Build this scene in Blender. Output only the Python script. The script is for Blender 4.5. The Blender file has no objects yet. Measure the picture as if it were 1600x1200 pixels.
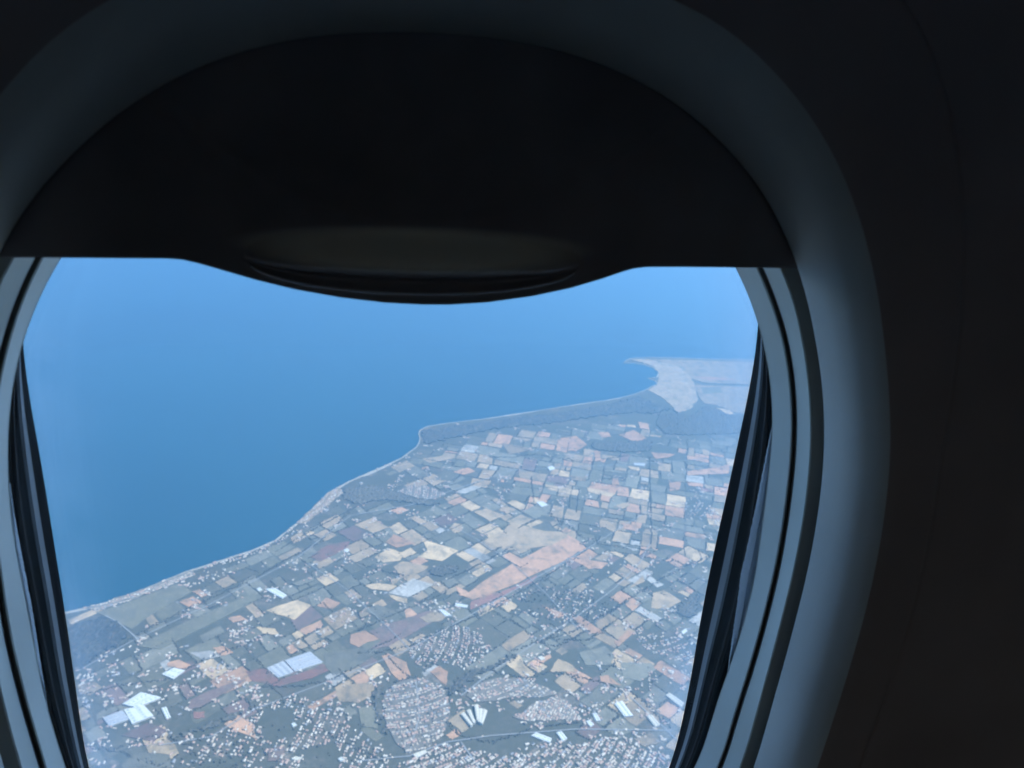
import bpy, math, random
import numpy as np
from mathutils import Vector, Matrix, noise
rnd = random.Random(7)
sc = bpy.context.scene
COL = sc.collection

# ------------------------------------------------------------------ camera, light, exposure
FPX = 1200.0                      # focal length in pixels of the 1600 px wide photograph
P, Y, Rr = map(math.radians, (21.53, 12.38, 4.04))
fw = Vector((math.sin(Y)*math.cos(P), math.cos(Y)*math.cos(P), -math.sin(P)))
rt0 = Vector((math.cos(Y), -math.sin(Y), 0)); up0 = rt0.cross(fw)
rt = math.cos(Rr)*rt0 + math.sin(Rr)*up0
up = -math.sin(Rr)*rt0 + math.cos(Rr)*up0
cam = bpy.data.cameras.new('camera'); co = bpy.data.objects.new('camera', cam); COL.objects.link(co)
cam.sensor_width = 36; cam.lens = 36*FPX/1600; cam.clip_start = .01; cam.clip_end = 4e5
co.matrix_world = Matrix(((rt.x, up.x, -fw.x, 0), (rt.y, up.y, -fw.y, 0), (rt.z, up.z, -fw.z, 0), (0, 0, 0, 1)))
cam.dof.use_dof = True; cam.dof.focus_distance = .6; cam.dof.aperture_fstop = 20
sc.camera = co

SUN_EL, SUN_AZ = math.radians(48), math.radians(100)     # azimuth clockwise from +Y (the way the window faces)
world = bpy.data.worlds.new("World"); sc.world = world; world.use_nodes = True
wn = world.node_tree; wn.nodes.clear()
sky = wn.nodes.new('ShaderNodeTexSky'); sky.sky_type = 'NISHITA'; sky.sun_disc = False
sky.sun_elevation = SUN_EL; sky.sun_rotation = SUN_AZ; sky.altitude = 3000
bg = wn.nodes.new('ShaderNodeBackground'); bg.inputs[1].default_value = .12
wo = wn.nodes.new('ShaderNodeOutputWorld'); wn.links.new(sky.outputs[0], bg.inputs[0]); wn.links.new(bg.outputs[0], wo.inputs[0])
sun = bpy.data.lights.new('sun', 'SUN'); sun.energy = 4.6; sun.angle = math.radians(.5); sun.color = (1, .93, .83)
so = bpy.data.objects.new('sun', sun); COL.objects.link(so)
sd = Vector((math.sin(SUN_AZ)*math.cos(SUN_EL), math.cos(SUN_AZ)*math.cos(SUN_EL), math.sin(SUN_EL)))
so.rotation_euler = sd.to_track_quat('Z', 'Y').to_euler()
vs = sc.view_settings; vs.view_transform = 'Standard'; vs.look = 'None'; vs.gamma = 1; vs.use_curve_mapping = False
vs.exposure = 1.52
sc.cycles.max_bounces = 10; sc.cycles.diffuse_bounces = 6; sc.cycles.transparent_max_bounces = 16
sc.cycles.volume_bounces = 1
sc.cycles.sample_clamp_indirect = 4

H = 4000.0                        # the aircraft flies this high over the land

# ------------------------------------------------------------------ helpers
def ray(u, v): return rt*((u-800)/FPX) + fw - up*((v-600)/FPX)
def gnd(u, v, z=-H):
    d = ray(u, v); t = z/d.z
    return Vector((d.x*t, d.y*t, z))
def win(u, v, y):
    d = ray(u, v); t = y/d.y
    return Vector((d.x*t, y, d.z*t))

def tag(o, label=None, cat=None, group=None, kind=None):
    if label: o['label'] = label
    if cat: o['category'] = cat
    if group: o['group'] = group
    if kind: o['kind'] = kind
    return o

def mesh(name, vs_, fs, mat, parent=None, smooth=False, mats=None, fm=None):
    me = bpy.data.meshes.new(name); me.from_pydata([tuple(v) for v in vs_], [], fs)
    if mats:
        for m in mats: me.materials.append(m)
        me.polygons.foreach_set('material_index', fm)
    else: me.materials.append(mat)
    if smooth: me.polygons.foreach_set('use_smooth', [True]*len(me.polygons))
    me.update()
    o = bpy.data.objects.new(name, me); COL.objects.link(o)
    if parent: o.parent = parent
    return o

def empty(name, loc=(0, 0, 0)):
    o = bpy.data.objects.new(name, None); COL.objects.link(o); o.location = loc; o.empty_display_size = .01
    return o

def inside(x, y, poly):
    r = False; n = len(poly); j = n-1
    for i in range(n):
        xi, yi = poly[i][0], poly[i][1]; xj, yj = poly[j][0], poly[j][1]
        if (yi > y) != (yj > y) and x < (xj-xi)*(y-yi)/(yj-yi)+xi: r = not r
        j = i
    return r

class NT:
    def __init__(s, m):
        m.use_nodes = True; s.t = m.node_tree; s.t.nodes.clear()
    def n(s, typ, **kw):
        nd = s.t.nodes.new(typ)
        for k, v in kw.items():
            if k.startswith('_'): setattr(nd, k[1:], v)
            else:
                i = nd.inputs[int(k[1:])] if k[0] == 'i' and k[1:].isdigit() else nd.inputs[k]
                if hasattr(v, 'is_output') or isinstance(v, bpy.types.NodeSocket): s.t.links.new(v, i)
                else: i.default_value = v
        return nd
    def mix(s, f, a, b):
        nd = s.n('ShaderNodeMix', _data_type='RGBA')
        for i, v in ((0, f), (6, a), (7, b)):
            if isinstance(v, bpy.types.NodeSocket): s.t.links.new(v, nd.inputs[i])
            else: nd.inputs[i].default_value = v if i == 0 else (*v[:3], 1)
        return nd.outputs[2]
    def ramp(s, f, stops):
        nd = s.n('ShaderNodeValToRGB', i0=f); e = nd.color_ramp.elements
        while len(e) < len(stops): e.new(.5)
        for el, (p, c) in zip(e, stops): el.position = p; el.color = (*c, 1) if len(c) == 3 else c
        return nd.outputs[0]
    def out(s, sh): s.n('ShaderNodeOutputMaterial', i0=sh)

def plastic(name, col, rough=.5, spec=.5, grain=.0006, bump=.15, wear=.12):
    m = bpy.data.materials.new(name); t = NT(m)
    tc = t.n('ShaderNodeTexCoord').outputs[3]
    n1 = t.n('ShaderNodeTexNoise', i0=tc, Scale=14.0, Detail=4.0).outputs[0]
    c = t.mix(t.ramp(n1, [(.35, (0, 0, 0)), (.7, (1, 1, 1))]), tuple(x*(1-wear) for x in col), tuple(min(1, x*(1+wear*.6)) for x in col))
    n2 = t.n('ShaderNodeTexNoise', i0=tc, Scale=1/grain*.6, Detail=2.0).outputs[0]
    b = t.n('ShaderNodeBump', Strength=bump, Distance=.0002, Height=n2).outputs[0]
    p = t.n('ShaderNodeBsdfPrincipled', **{'Base Color': c, 'Roughness': rough, 'Specular IOR Level': spec, 'Normal': b})
    t.out(p.outputs[0]); return m

def land_mat(name, a, b, streak=0.0, ang=0.0, seed=0.0, scale=.012):
    """bare soil or crop: two tones of large noise, fine mottling and, where it is ploughed, faint rows"""
    m = bpy.data.materials.new(name); t = NT(m)
    pos = t.n('ShaderNodeNewGeometry').outputs[0]
    mp = t.n('ShaderNodeMapping', i0=pos); mp.inputs[1].default_value = (seed*371, seed*91, 0); mp.inputs[2].default_value = (0, 0, ang)
    v = mp.outputs[0]
    n1 = t.n('ShaderNodeTexNoise', i0=v, Scale=scale, Detail=6.0, Roughness=.65).outputs[0]
    col = t.mix(t.ramp(n1, [(.36, (0, 0, 0)), (.64, (1, 1, 1))]), a, b)
    n3 = t.n('ShaderNodeTexNoise', i0=v, Scale=.06, Detail=3.0).outputs[0]
    col = t.mix(t.ramp(n3, [(.5, (0, 0, 0)), (.72, (.55, .55, .55))]), col, tuple(x*.6 for x in a))
    if streak:
        w = t.n('ShaderNodeTexWave', i0=v, Scale=.018, Distortion=2.5, Detail=2.0)
        col = t.mix(t.n('ShaderNodeMath', i0=w.outputs[1], i1=streak, _operation='MULTIPLY').outputs[0], col, tuple(min(1, x*1.5) for x in b))
    cl = t.n('ShaderNodeTexNoise', i0=pos, Scale=.0075, Detail=9.0, Roughness=.72, Distortion=.6).outputs[0]
    col = t.mix(t.ramp(cl, [(.47, (0, 0, 0)), (.66, (.75, .75, .75))]), col, (.082, .082, .062))
    sp = t.n('ShaderNodeTexNoise', i0=pos, Scale=.045, Detail=2.0, Roughness=.5).outputs[0]
    col = t.mix(t.ramp(sp, [(.60, (0, 0, 0)), (.75, (.8, .8, .8))]), col, (.24, .21, .17))
    col = t.mix(.15, col, (.225, .15, .08))
    rn = t.n('ShaderNodeObjectInfo').outputs[5]
    g = t.n('ShaderNodeMapRange', i0=rn, i3=.8, i4=1.2).outputs[0]
    col = t.n('ShaderNodeVectorMath', i0=col, _operation='SCALE', Scale=g).outputs[0]
    p = t.n('ShaderNodeBsdfPrincipled', **{'Base Color': col, 'Roughness': .95, 'Specular IOR Level': .15})
    t.out(p.outputs[0]); return m

def flat_mat(name, col, rough=.8, var=.25, scale=.05):
    m = bpy.data.materials.new(name); t = NT(m)
    pos = t.n('ShaderNodeNewGeometry').outputs[0]
    n1 = t.n('ShaderNodeTexNoise', i0=pos, Scale=scale, Detail=4.0).outputs[0]
    c = t.mix(n1, tuple(x*(1-var) for x in col), tuple(min(.9, x*(1+var)) for x in col))
    p = t.n('ShaderNodeBsdfPrincipled', **{'Base Color': c, 'Roughness': rough, 'Specular IOR Level': .2})
    t.out(p.outputs[0]); return m
HAZE_D = 5.8e-5; HAZE_C = (.32, .65, .95); PANE_TINT = (.93, .965, 1.0); CAB_C = (.70, .55, .42)

# ------------------------------------------------------------------ sea
m = bpy.data.materials.new('sea_water'); t = NT(m)
pos = t.n('ShaderNodeNewGeometry').outputs[0]
n1 = t.n('ShaderNodeTexNoise', i0=pos, Scale=.00035, Detail=5.0).outputs[0]
c = t.mix(t.ramp(n1, [(.3, (0, 0, 0)), (.7, (1, 1, 1))]), (.001, .038, .062), (.002, .052, .076))
n2 = t.n('ShaderNodeTexNoise', i0=pos, Scale=.05, Detail=6.0, Roughness=.6).outputs[0]
b = t.n('ShaderNodeBump', Strength=.5, Distance=1.5, Height=n2).outputs[0]
t.out(t.n('ShaderNodeBsdfPrincipled', **{'Base Color': c, 'Roughness': .3, 'IOR': 1.33, 'Normal': b}).outputs[0])
SEA = m
n = 48; R0 = 150000.
sea = mesh('sea', [(0, 6000, -H-3)]+[(R0*math.cos(2*math.pi*i/n), R0*math.sin(2*math.pi*i/n), -H-3) for i in range(n)],
           [(0, i+1, (i+1) % n+1) for i in range(n)], SEA)
tag(sea, kind='structure')

# ------------------------------------------------------------------ land
COAST = [(-420,1190),(-200,1085),(-60,1010),(40,972),(100,957),(130,950),(160,943),(200,929),(240,914),(290,893),(340,877),(390,861),(430,844),(460,820),(490,793),(512,770),
 (528,761),(545,752),(570,741),(600,728),(628,715),(640,706),(650,699),(655,691),(656,684),(654,678),(656,672),(668,666),(700,661),(760,654),(800,647.5),(825,644),
 (850,640),(900,632),(950,625),(980,619),(1007,610),(1017,604),(1027,600),(1024,595),(1012,591),(1026,589),(1029,582),(1021,575),(1005,570),
 (990,567),(974,567.5),(980,562),(985,560),(995,559),(1012,558),(1035,558.6),(1062,559),(1112,561),(1162,561.5),(1260,566),(1500,578),(2300,640)]
coast = []
for i in range(len(COAST)-1):                               # every reach of the shore gets small irregular bends
    a, b = gnd(*COAST[i]), gnd(*COAST[i+1]); L = (b-a).length; k = max(1, int(L/70))
    nrm = Vector((-(b-a).y, (b-a).x, 0)).normalized()
    for j in range(k):
        q = a.lerp(b, j/k); amp = min(4, L*.02)
        coast.append(q+nrm*(rnd.uniform(-1, 1)*amp if j else 0))
coast.append(gnd(*COAST[-1]))
rim = coast+[Vector((60000, 9000, -H)), Vector((60000, -40000, -H)), Vector((-42000, -40000, -H)), Vector((-42000, -16000, -H))]

m = bpy.data.materials.new('farmland'); t = NT(m)
pos = t.n('ShaderNodeNewGeometry').outputs[0]
mp = t.n('ShaderNodeMapping', i0=pos); mp.inputs[2].default_value = (0, 0, .62); v = mp.outputs[0]
mp.inputs[3].default_value = (1, 1.7, 1)
vor = t.n('ShaderNodeTexVoronoi', i0=v, Scale=.0052, Randomness=.8, _distance='CHEBYCHEV')
sep = t.n('ShaderNodeSeparateColor', i0=vor.outputs[1]).outputs[0]
col = t.ramp(sep, [(0, (.045, .052, .034)), (.3, (.078, .084, .055)), (.5, (.105, .10, .077)), (.66, (.066, .072, .05)), (.76, (.18, .135, .105)), (.86, (.095, .095, .07)), (.94, (.25, .20, .155))])
n1 = t.n('ShaderNodeTexNoise', i0=pos, Scale=.004, Detail=8.0, Roughness=.7).outputs[0]
col = t.mix(t.ramp(n1, [(.4, (0, 0, 0)), (.62, (1, 1, 1))]), (.068, .074, .052), col)
n2 = t.n('ShaderNodeTexNoise', i0=pos, Scale=.03, Detail=5.0, Roughness=.7).outputs[0]
col = t.mix(t.ramp(n2, [(.46, (.7, .7, .7)), (.6, (0, 0, 0))]), col, (.05, .056, .038))
col = t.mix(.15, col, (.225, .15, .08))
t.out(t.n('ShaderNodeBsdfPrincipled', **{'Base Color': col, 'Roughness': .95, 'Specular IOR Level': .15}).outputs[0])
FARM = m
me = bpy.data.meshes.new('land')
me.from_pydata([tuple(v) for v in rim]+[(v.x, v.y, -H-8) for v in rim], [],
    [tuple(range(len(rim)))]+[(i, i+len(rim), (i+1) % len(rim)+len(rim), (i+1) % len(rim)) for i in range(len(rim))])
me.materials.append(FARM); land = bpy.data.objects.new('land', me); COL.objects.link(land); tag(land, kind='structure')
landpoly = [(v.x, v.y) for v in rim]

# sand along the shore
SAND = flat_mat('beach_sand', (.32, .28, .22), .95, .3, .02)
bv, bf = [], []
k0 = next(i for i, v in enumerate(coast) if (v-gnd(40, 972)).length < 2)
for i in range(k0, len(coast)-60):
    q = coast[i]; d = (coast[min(i+1, len(coast)-1)]-coast[i-1]).normalized(); nn = Vector((d.y, -d.x, 0))
    wdt = 22*(.35+.9*abs(noise.noise(Vector((q.x/600, q.y/600, 2)))*2))*rnd.uniform(.7, 1.3)*(1.7 if q.y < 7600 else 1)
    bv += [(q.x-nn.x*3, q.y-nn.y*3, -H+.5), (q.x+nn.x*wdt, q.y+nn.y*wdt, -H+.9)]
    j = len(bv)
    if j > 2: bf.append((j-4, j-2, j-1, j-3))
beach = mesh('beach', bv, bf, SAND); tag(beach, kind='structure')

# ------------------------------------------------------------------ woods, tree belts
def G(pts): return [gnd(*p) for p in pts]
WOODPX = {
 'pine_wood': ([(60,985),(100,983),(130,972),(160,962),(185,973),(203,992),(190,1008),(160,1022),(132,1042),(112,1052),(55,1070)], 'dark pine wood just inland of the shore, at the left window edge'),
 'broad_wood': ([(1027,648),(1050,646),(1078,650),(1100,635),(1117,637),(1145,650),(1210,657),(1210,676),(1112,680),(1075,681),(1037,679),(1025,665)], 'large dark wood south of the pale headland town'),
 'coastal_wood': ([(655,672),(700,667),(800,653),(870,645),(950,632),(1000,618),(1022,628),(1050,640),(1022,648),(990,646),(930,652),(860,663),(800,668),(740,678),(690,690),(665,696),(658,688)], 'long dark coastal wood following the far bay'),
 'valley_wood': ([(925,691),(980,690),(1020,686),(1019,706),(975,708),(940,705),(922,700)], 'dark wood in the valley below the long coastal wood'),
 'field_wood': ([(669,889),(690,884),(716,881),(723,890),(705,899),(688,903),(672,903)], 'small blue dark wood between the cream fields'),
 'shore_wood': ([(535,765),(580,757),(625,770),(640,778),(690,786),(672,792),(632,786),(600,782),(560,790),(535,782)], 'dark wood behind the beach at the bend of the shore'),
 'edge_wood': ([(1058,946),(1080,932),(1095,925),(1090,960),(1070,968),(1055,958)], 'dark wood beside the right window edge'),
 'estate_wood': ([(578,1085),(592,1070),(608,1064),(598,1084),(592,1104),(600,1130),(612,1152),(606,1160),(590,1138),(582,1110)], 'dark strip of trees curving round the oval housing estate'),
 'park_wood': ([(697,1073),(735,1048),(775,1034),(800,1020),(812,1026),(780,1043),(745,1060),(716,1082),(700,1090)], 'broad dark green strip of trees above the fan of flats'),
 'river_wood': ([(250,1150),(290,1142),(325,1130),(375,1110),(402,1098),(404,1104),(372,1122),(330,1142),(290,1152),(252,1158)], 'dark line of trees along the stream at lower left'),
}
fm_ = land_mat('foliage', (.054, .056, .044), (.080, .078, .060), scale=.02)
fm2 = land_mat('pine_foliage', (.024, .036, .04), (.034, .048, .05), scale=.02)
woodpolys = []
for nme, (px, lab) in WOODPX.items():
    poly = [(v.x, v.y) for v in G(px)]; woodpolys.append(poly)
    xs = [p[0] for p in poly]; ys = [p[1] for p in poly]
    st = max(16, math.sqrt((max(xs)-min(xs))*(max(ys)-min(ys))/9000))
    nx, ny = int((max(xs)-min(xs))/st)+2, int((max(ys)-min(ys))/st)+2
    idx = {}; V = []; F_ = []
    for i in range(nx):
        for j in range(ny):
            x, y = min(xs)+(i+rnd.uniform(-.35, .35))*st, min(ys)+(j+rnd.uniform(-.35, .35))*st
            if inside(x+rnd.uniform(-1, 1)*st*1.2, y+rnd.uniform(-1, 1)*st*1.2, poly) and inside(x, y, landpoly):
                idx[i, j] = len(V); V.append((x, y, -H+rnd.uniform(5, 17)))
    nb = len(V)
    for (i, j) in list(idx):
        q = [(i, j), (i+1, j), (i+1, j+1), (i, j+1)]
        if all(k in idx for k in q): F_.append(tuple(idx[k] for k in q))
    edge = {}
    for f in F_:
        for a, b in zip(f, f[1:]+f[:1]): edge[(a, b)] = 1
    for (a, b) in edge:
        if (b, a) not in edge:
            k = len(V); V += [(V[b][0], V[b][1], -H), (V[a][0], V[a][1], -H)]; F_.append((b, a, k+1, k))
    o = mesh('wood', V, F_, fm2 if 'pine' in nme or 'coast' in nme else fm_); tag(o, lab, 'wood', kind='stuff')

blobs = []                                                    # (x, y, radius) of single crowns
def belt(px, wdt=10, step=11, gap=.08, rad=(4.5, 8.5)):
    pts = G(px)
    for a, b in zip(pts, pts[1:]):
        L = (b-a).length; nn = Vector((-(b-a).y, (b-a).x, 0)).normalized()
        s = 0
        while s < L:
            if rnd.random() > gap:
                q = a.lerp(b, s/L)+nn*rnd.uniform(-wdt, wdt); blobs.append((q.x, q.y, rnd.uniform(*rad)))
            s += step*rnd.uniform(.6, 1.4)
BELTS = [
 ([(113,1052),(170,1022),(205,997),(225,987),(250,972),(325,937),(400,902),(462,867),(500,847),(525,822),(545,800)], 13),
 ([(800,1017),(840,1003),(900,985),(930,970),(1000,925),(1060,890),(1110,868)], 12),
 ([(857,1050),(900,1056),(940,1067),(980,1078),(1000,1090),(1020,1112),(1050,1138)], 10),
 ([(765,714),(800,715),(837,710),(875,716),(925,722),(975,712),(1020,715)], 16),
 ([(1015,715),(1016,760),(1018,830),(1017,850)], 7), ([(857,802),(880,817),(912,840),(955,853),(1025,862)], 20),
 ([(650,1058),(615,1066)], 9), ([(430,862),(500,822),(560,790)], 8), ([(118,1090),(180,1072),(260,1062),(320,1030),(400,1000)], 8),
 ([(560,985),(600,968),(650,945),(700,925)], 9), ([(585,1020),(640,1010),(690,985),(760,955),(830,915),(900,872)], 9),
 ([(400,1075),(470,1072),(520,1062),(560,1040)], 9), ([(180,1172),(240,1150),(300,1165)], 12), ([(700,905),(730,892),(800,855)], 9),
 ([(770,1050),(820,1060),(860,1050)], 12), ([(640,1060),(600,1020),(560,1020)], 8), ([(920,985),(870,1010),(830,1003)], 12),
 ([(945,1020),(965,1030),(960,1042)], 16), ([(700,1130),(720,1150),(770,1160),(830,1140)], 12), ([(560,880),(600,893),(640,901)], 9),
 ([(830,745),(835,790)], 6), ([(905,765),(900,800)], 6), ([(870,1000),(920,1000),(960,970)], 8), ([(1050,640),(1120,690)], 7),
 ([(905,1128),(860,1134),(815,1132)], 9), ([(480,1120),(520,1150),(600,1190)], 9), ([(125,1160),(200,1180),(260,1200)], 14),
]
for px, wd in BELTS: belt(px, wd)

# ------------------------------------------------------------------ fields
MT = {
 'cream': land_mat('cream_soil', (.44, .31, .17), (.58, .41, .24), .15, .5, 1),
 'tan':   land_mat('tan_soil', (.31, .215, .12), (.41, .29, .175), .12, 1.1, 2),
 'salmon': land_mat('salmon_soil', (.40, .22, .125), (.53, .295, .17), .15, .5, 3),
 'red':   land_mat('red_soil', (.20, .09, .07), (.26, .12, .09), .1, .5, 4),
 'plum':  land_mat('plum_soil', (.15, .095, .08), (.20, .13, .105), .1, .5, 5),
 'pale':  land_mat('pale_soil', (.34, .32, .28), (.44, .41, .36), .1, .9, 6),
 'grass': land_mat('pasture', (.108, .107, .068), (.155, .142, .095), .1, .3, 7),
 'sage':  land_mat('sage_crop', (.15, .142, .10), (.20, .185, .135), .1, .8, 8),
 'dark':  land_mat('dark_crop', (.072, .076, .05), (.105, .098, .066), .15, .5, 9),
 'dust':  land_mat('dusty_stubble', (.25, .18, .11), (.33, .245, .15), .15, .2, 10),
}
nfield = 0
def field(pts, mat, lift, label=None, jag=0):
    """a slab of soil or crop standing a little proud of the land, its edge slightly uneven"""
    global nfield
    c = sum((Vector(p) for p in pts), Vector())/len(pts); V = []
    for a, b in zip(pts, pts[1:]+pts[:1]):
        a, b = Vector(a)-c, Vector(b)-c; k = 3 if jag else 1
        for j in range(k):
            q = a.lerp(b, j/k)
            if j: q += Vector((rnd.uniform(-jag, jag), rnd.uniform(-jag, jag), 0))
            V.append((q.x, q.y, lift))
    n = len(V); V += [(x, y, 0) for x, y, z in V]
    o = mesh('field', V, [tuple(range(n))]+[(i, i+n, (i+1) % n+n, (i+1) % n) for i in range(n)], MT[mat], land)
    o.location = (c.x, c.y, -H)
    if label: o['label'] = label
    nfield += 1
    return o
TR = [
 ('pale', [(607,927),(646,904),(677,914),(650,928),(637,933)], 'white lavender field with a cream tail'), ('cream', [(606,929),(636,935),(637,943),(620,939)], None),
 ('cream', [(661,844),(690,852),(716,861),(690,877),(652,870),(668,860)], 'large cream field shaped like an arrowhead'), ('tan', [(614,886),(630,877),(670,885),(662,892),(631,905)], None),
 ('cream', [(585,871),(607,857),(632,865),(625,876),(600,879)], None), ('salmon', [(602,847),(615,835),(637,844),(650,849),(635,852),(620,856)], None),
 ('cream', [(702,826),(710,817),(722,820),(722,829),(712,834)], None), ('pale', [(723,861),(736,855),(776,876),(763,882)], 'long whitish field slanting down to the right'),
 ('cream', [(756,844),(770,837),(785,847),(775,855)], None),
 ('salmon', [(726,930),(765,902),(800,881),(848,856),(868,846),(888,836),(906,847),(903,862),(878,878),(838,896),(800,915),(765,928),(738,938)], 'longest salmon field, a strip across the middle of the land'),
 ('red', [(736,940),(765,930),(803,917),(840,898),(832,910),(770,938),(735,953)], 'dark red strip under the longest salmon field'),
 ('tan', [(798,816),(850,830),(882,832),(887,839),(862,852),(825,857),(790,860),(770,850)], 'broad tan field above the longest salmon one'),
 ('salmon', [(632,954),(640,950),(656,965),(644,972),(634,965)], None), ('salmon', [(548,992),(570,985),(592,999),(575,1003),(560,1012),(547,1005)], None),
 ('plum', [(577,987),(597,978)  ,(625,970),(660,957),(682,952),(702,961),(672,975),(632,997),(607,1010),(575,1017),(596,1001)], 'long plum coloured field below the middle'),
 ('red', [(383,1050),(400,1046),(416,1046),(436,1062),(482,1048),(503,1038),(519,1046),(487,1060),(437,1073),(395,1065)], 'dark red field around the long pale greenhouses'),
 ('cream', [(416,954),(440,945),(465,938),(486,946),(460,969)], None), ('salmon', [(495,947),(510,934),(532,942),(520,952)], None),
 ('tan', [(522,1085),(540,1070),(582,1066),(586,1085),(560,1099),(532,1097)], 'rounded tan field left of the oval housing estate'),
 ('salmon', [(596,1025),(605,1021),(635,1035),(642,1055),(625,1066),(612,1052)], None), ('salmon', [(671,1050),(687,1041),(700,1050),(697,1072)], None),
 ('cream', [(783,1030),(810,1022),(821,1042),(800,1045)], None), ('salmon', [(825,1036),(860,1022),(861,1028),(840,1041)], None),
 ('cream', [(872,1030),(895,1040),(900,1050),(857,1051)], None), ('salmon', [(937,1057),(950,1055),(972,1072),(940,1066)], None),
 ('salmon', [(847,947),(887,960),(872,966)], None), ('salmon', [(887,870),(925,876),(950,880),(940,889),(920,889)], None),
 ('tan', [(1020,927),(1037,922),(1065,940),(1042,952),(1017,950)], None), ('pale', [(1008,904),(1017,901),(1038,914),(1027,918)], None), ('tan', [(982,920),(1004,900),(1008,909)], None),
 ('pale', [(962,842),(980,855),(1000,859),(990,861),(970,852)], 'thin whitish crescent shaped field'), ('cream', [(851,757),(905,766),(902,775),(857,765)], None),
 ('cream', [(917,762),(962,772),(955,777),(920,769)], None), ('salmon', [(875,685),(900,681),(917,695),(900,705),(882,704)], None),
 ('salmon', [(967,680),(990,672),(1010,685),(995,692)], None), ('salmon', [(935,676),(950,675),(955,682),(940,684)], None), ('dust', [(783,692),(827,700),(825,705),(795,710)], None),
 ('salmon', [(1017,707),(1055,710),(1045,715),(1025,717)], None), ('salmon', [(1072,737),(1125,730),(1140,725),(1138,740),(1075,743)], None),
 ('cream', [(962,790),(980,785),(985,790),(972,795)], None), ('salmon', [(972,817),(1000,822),(997,830),(975,827)], None), ('cream', [(945,825),(970,829),(960,832)], None),
 ('red', [(485,870),(512,852),(547,846),(540,857),(500,878)], 'dusty red field close behind the shore'), ('salmon', [(707,737),(732,731),(742,737),(725,742)], None), ('dust', [(660,717),(695,712),(707,717),(670,724)], None),
 ('salmon', [(262,1036),(280,1031),(300,1040),(287,1045),(262,1042)], None), ('salmon', [(332,1012),(350,1010),(365,1020),(345,1025)], None), ('pale', [(295,1020),(330,1017),(346,1026),(315,1031)], None),
 ('plum', [(295,1096),(325,1080),(360,1068),(385,1062),(320,1102),(295,1111)], None), ('salmon', [(350,1132),(370,1117),(395,1132),(402,1157),(375,1145)], None),
 ('salmon', [(300,925),(312,921),(325,930),(315,934)], None), ('salmon', [(356,966),(375,962),(385,968),(364,973)], None), ('dust', [(122,1070),(147,1065),(160,1075),(140,1087),(122,1082)], None),
 ('dust', [(990,1155),(1017,1146),(1032,1160),(1007,1167)], None), ('sage', [(970,1035),(1017,1037),(1025,1047),(1000,1065),(975,1060)], 'large smooth sage green field near the right window edge'),
 ('sage', [(505,1022),(560,1013),(592,1015),(560,1042),(520,1055),(508,1040)], 'large smooth grey green field right of the greenhouses'),
 ('dust', [(1018,562),(1060,562),(1110,564),(1200,566),(1300,572),(1300,600),(1200,603),(1150,600),(1100,598),(1075,590),(1060,574),(1035,566)], 'pale dusty plain of the far headland'),
 ('dust', [(1085,602),(1150,604),(1300,606),(1300,640),(1210,648),(1150,645),(1118,633),(1100,630),(1092,620)], None), ('cream', [(1118,637),(1140,641),(1148,648),(1136,647)], None), ('salmon', [(1082,588),(1130,590),(1150,594),(1110,595)], None), ('grass', [(1095,606),(1125,605),(1130,614),(1100,616)], None),('grass', [(1036,571),(1055,574),(1058,580),(1035,579)], None),
 ('cream', [(570,915),(590,911),(620,916),(606,924),(580,921)], None), ('dust', [(610,905),(630,902),(612,916)], None), ('sage', [(570,955),(590,945),(620,958),(596,968)], None),
 ('grass', [(150,957),(170,952),(280,912),(300,925),(230,965),(205,983)], 'big dark meadow between the shore and the coast road'), ('grass', [(215,1010),(300,968),(400,925),(398,940),(330,975),(250,1015)], None),
 ('dust', [(655,966),(680,955),(700,962),(690,970),(668,974)], None), ('salmon', [(712,916),(731,925),(736,935),(718,931)], None), ('cream', [(400,980),(430,983),(436,994),(410,990)], None),
 ('plum', [(190,1150),(230,1130),(262,1142),(240,1160)], None), ('sage', [(190,1195),(215,1175),(265,1180),(270,1215),(190,1215)], None),
 ('grass', [(560,1108),(588,1103),(590,1140),(565,1135)], None), ('salmon', [(893,965),(905,962),(930,980),(945,990),(925,990)], None), ('salmon', [(960,1003),(982,985),(990,988),(965,1012)], None),
 ('sage', [(905,1020),(945,1010),(960,1025),(955,1040),(915,1040)], None), ('tan', [(740,800),(760,795),(790,806),(765,815)], None), ('cream', [(835,778),(850,785),(848,790),(830,786)], None),
 ('salmon', [(958,748),(966,747),(967,760),(955,760)], None), ('salmon', [(1045,755),(1065,752),(1062,765),(1047,768)], None), ('tan', [(890,743),(915,746),(915,752),(893,750)], None),
 ('red', [(302,1112),(320,1112),(320,1123),(303,1123)], None), ('plum', [(420,1170),(445,1166),(442,1190),(418,1190)], None),
]
traced = []
for i_, (mt, px, lab) in enumerate(TR):
    field(G(px), mt, 2.2+.03*i_, lab, 6); traced.append([(v.x, v.y) for v in G(px)])

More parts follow.
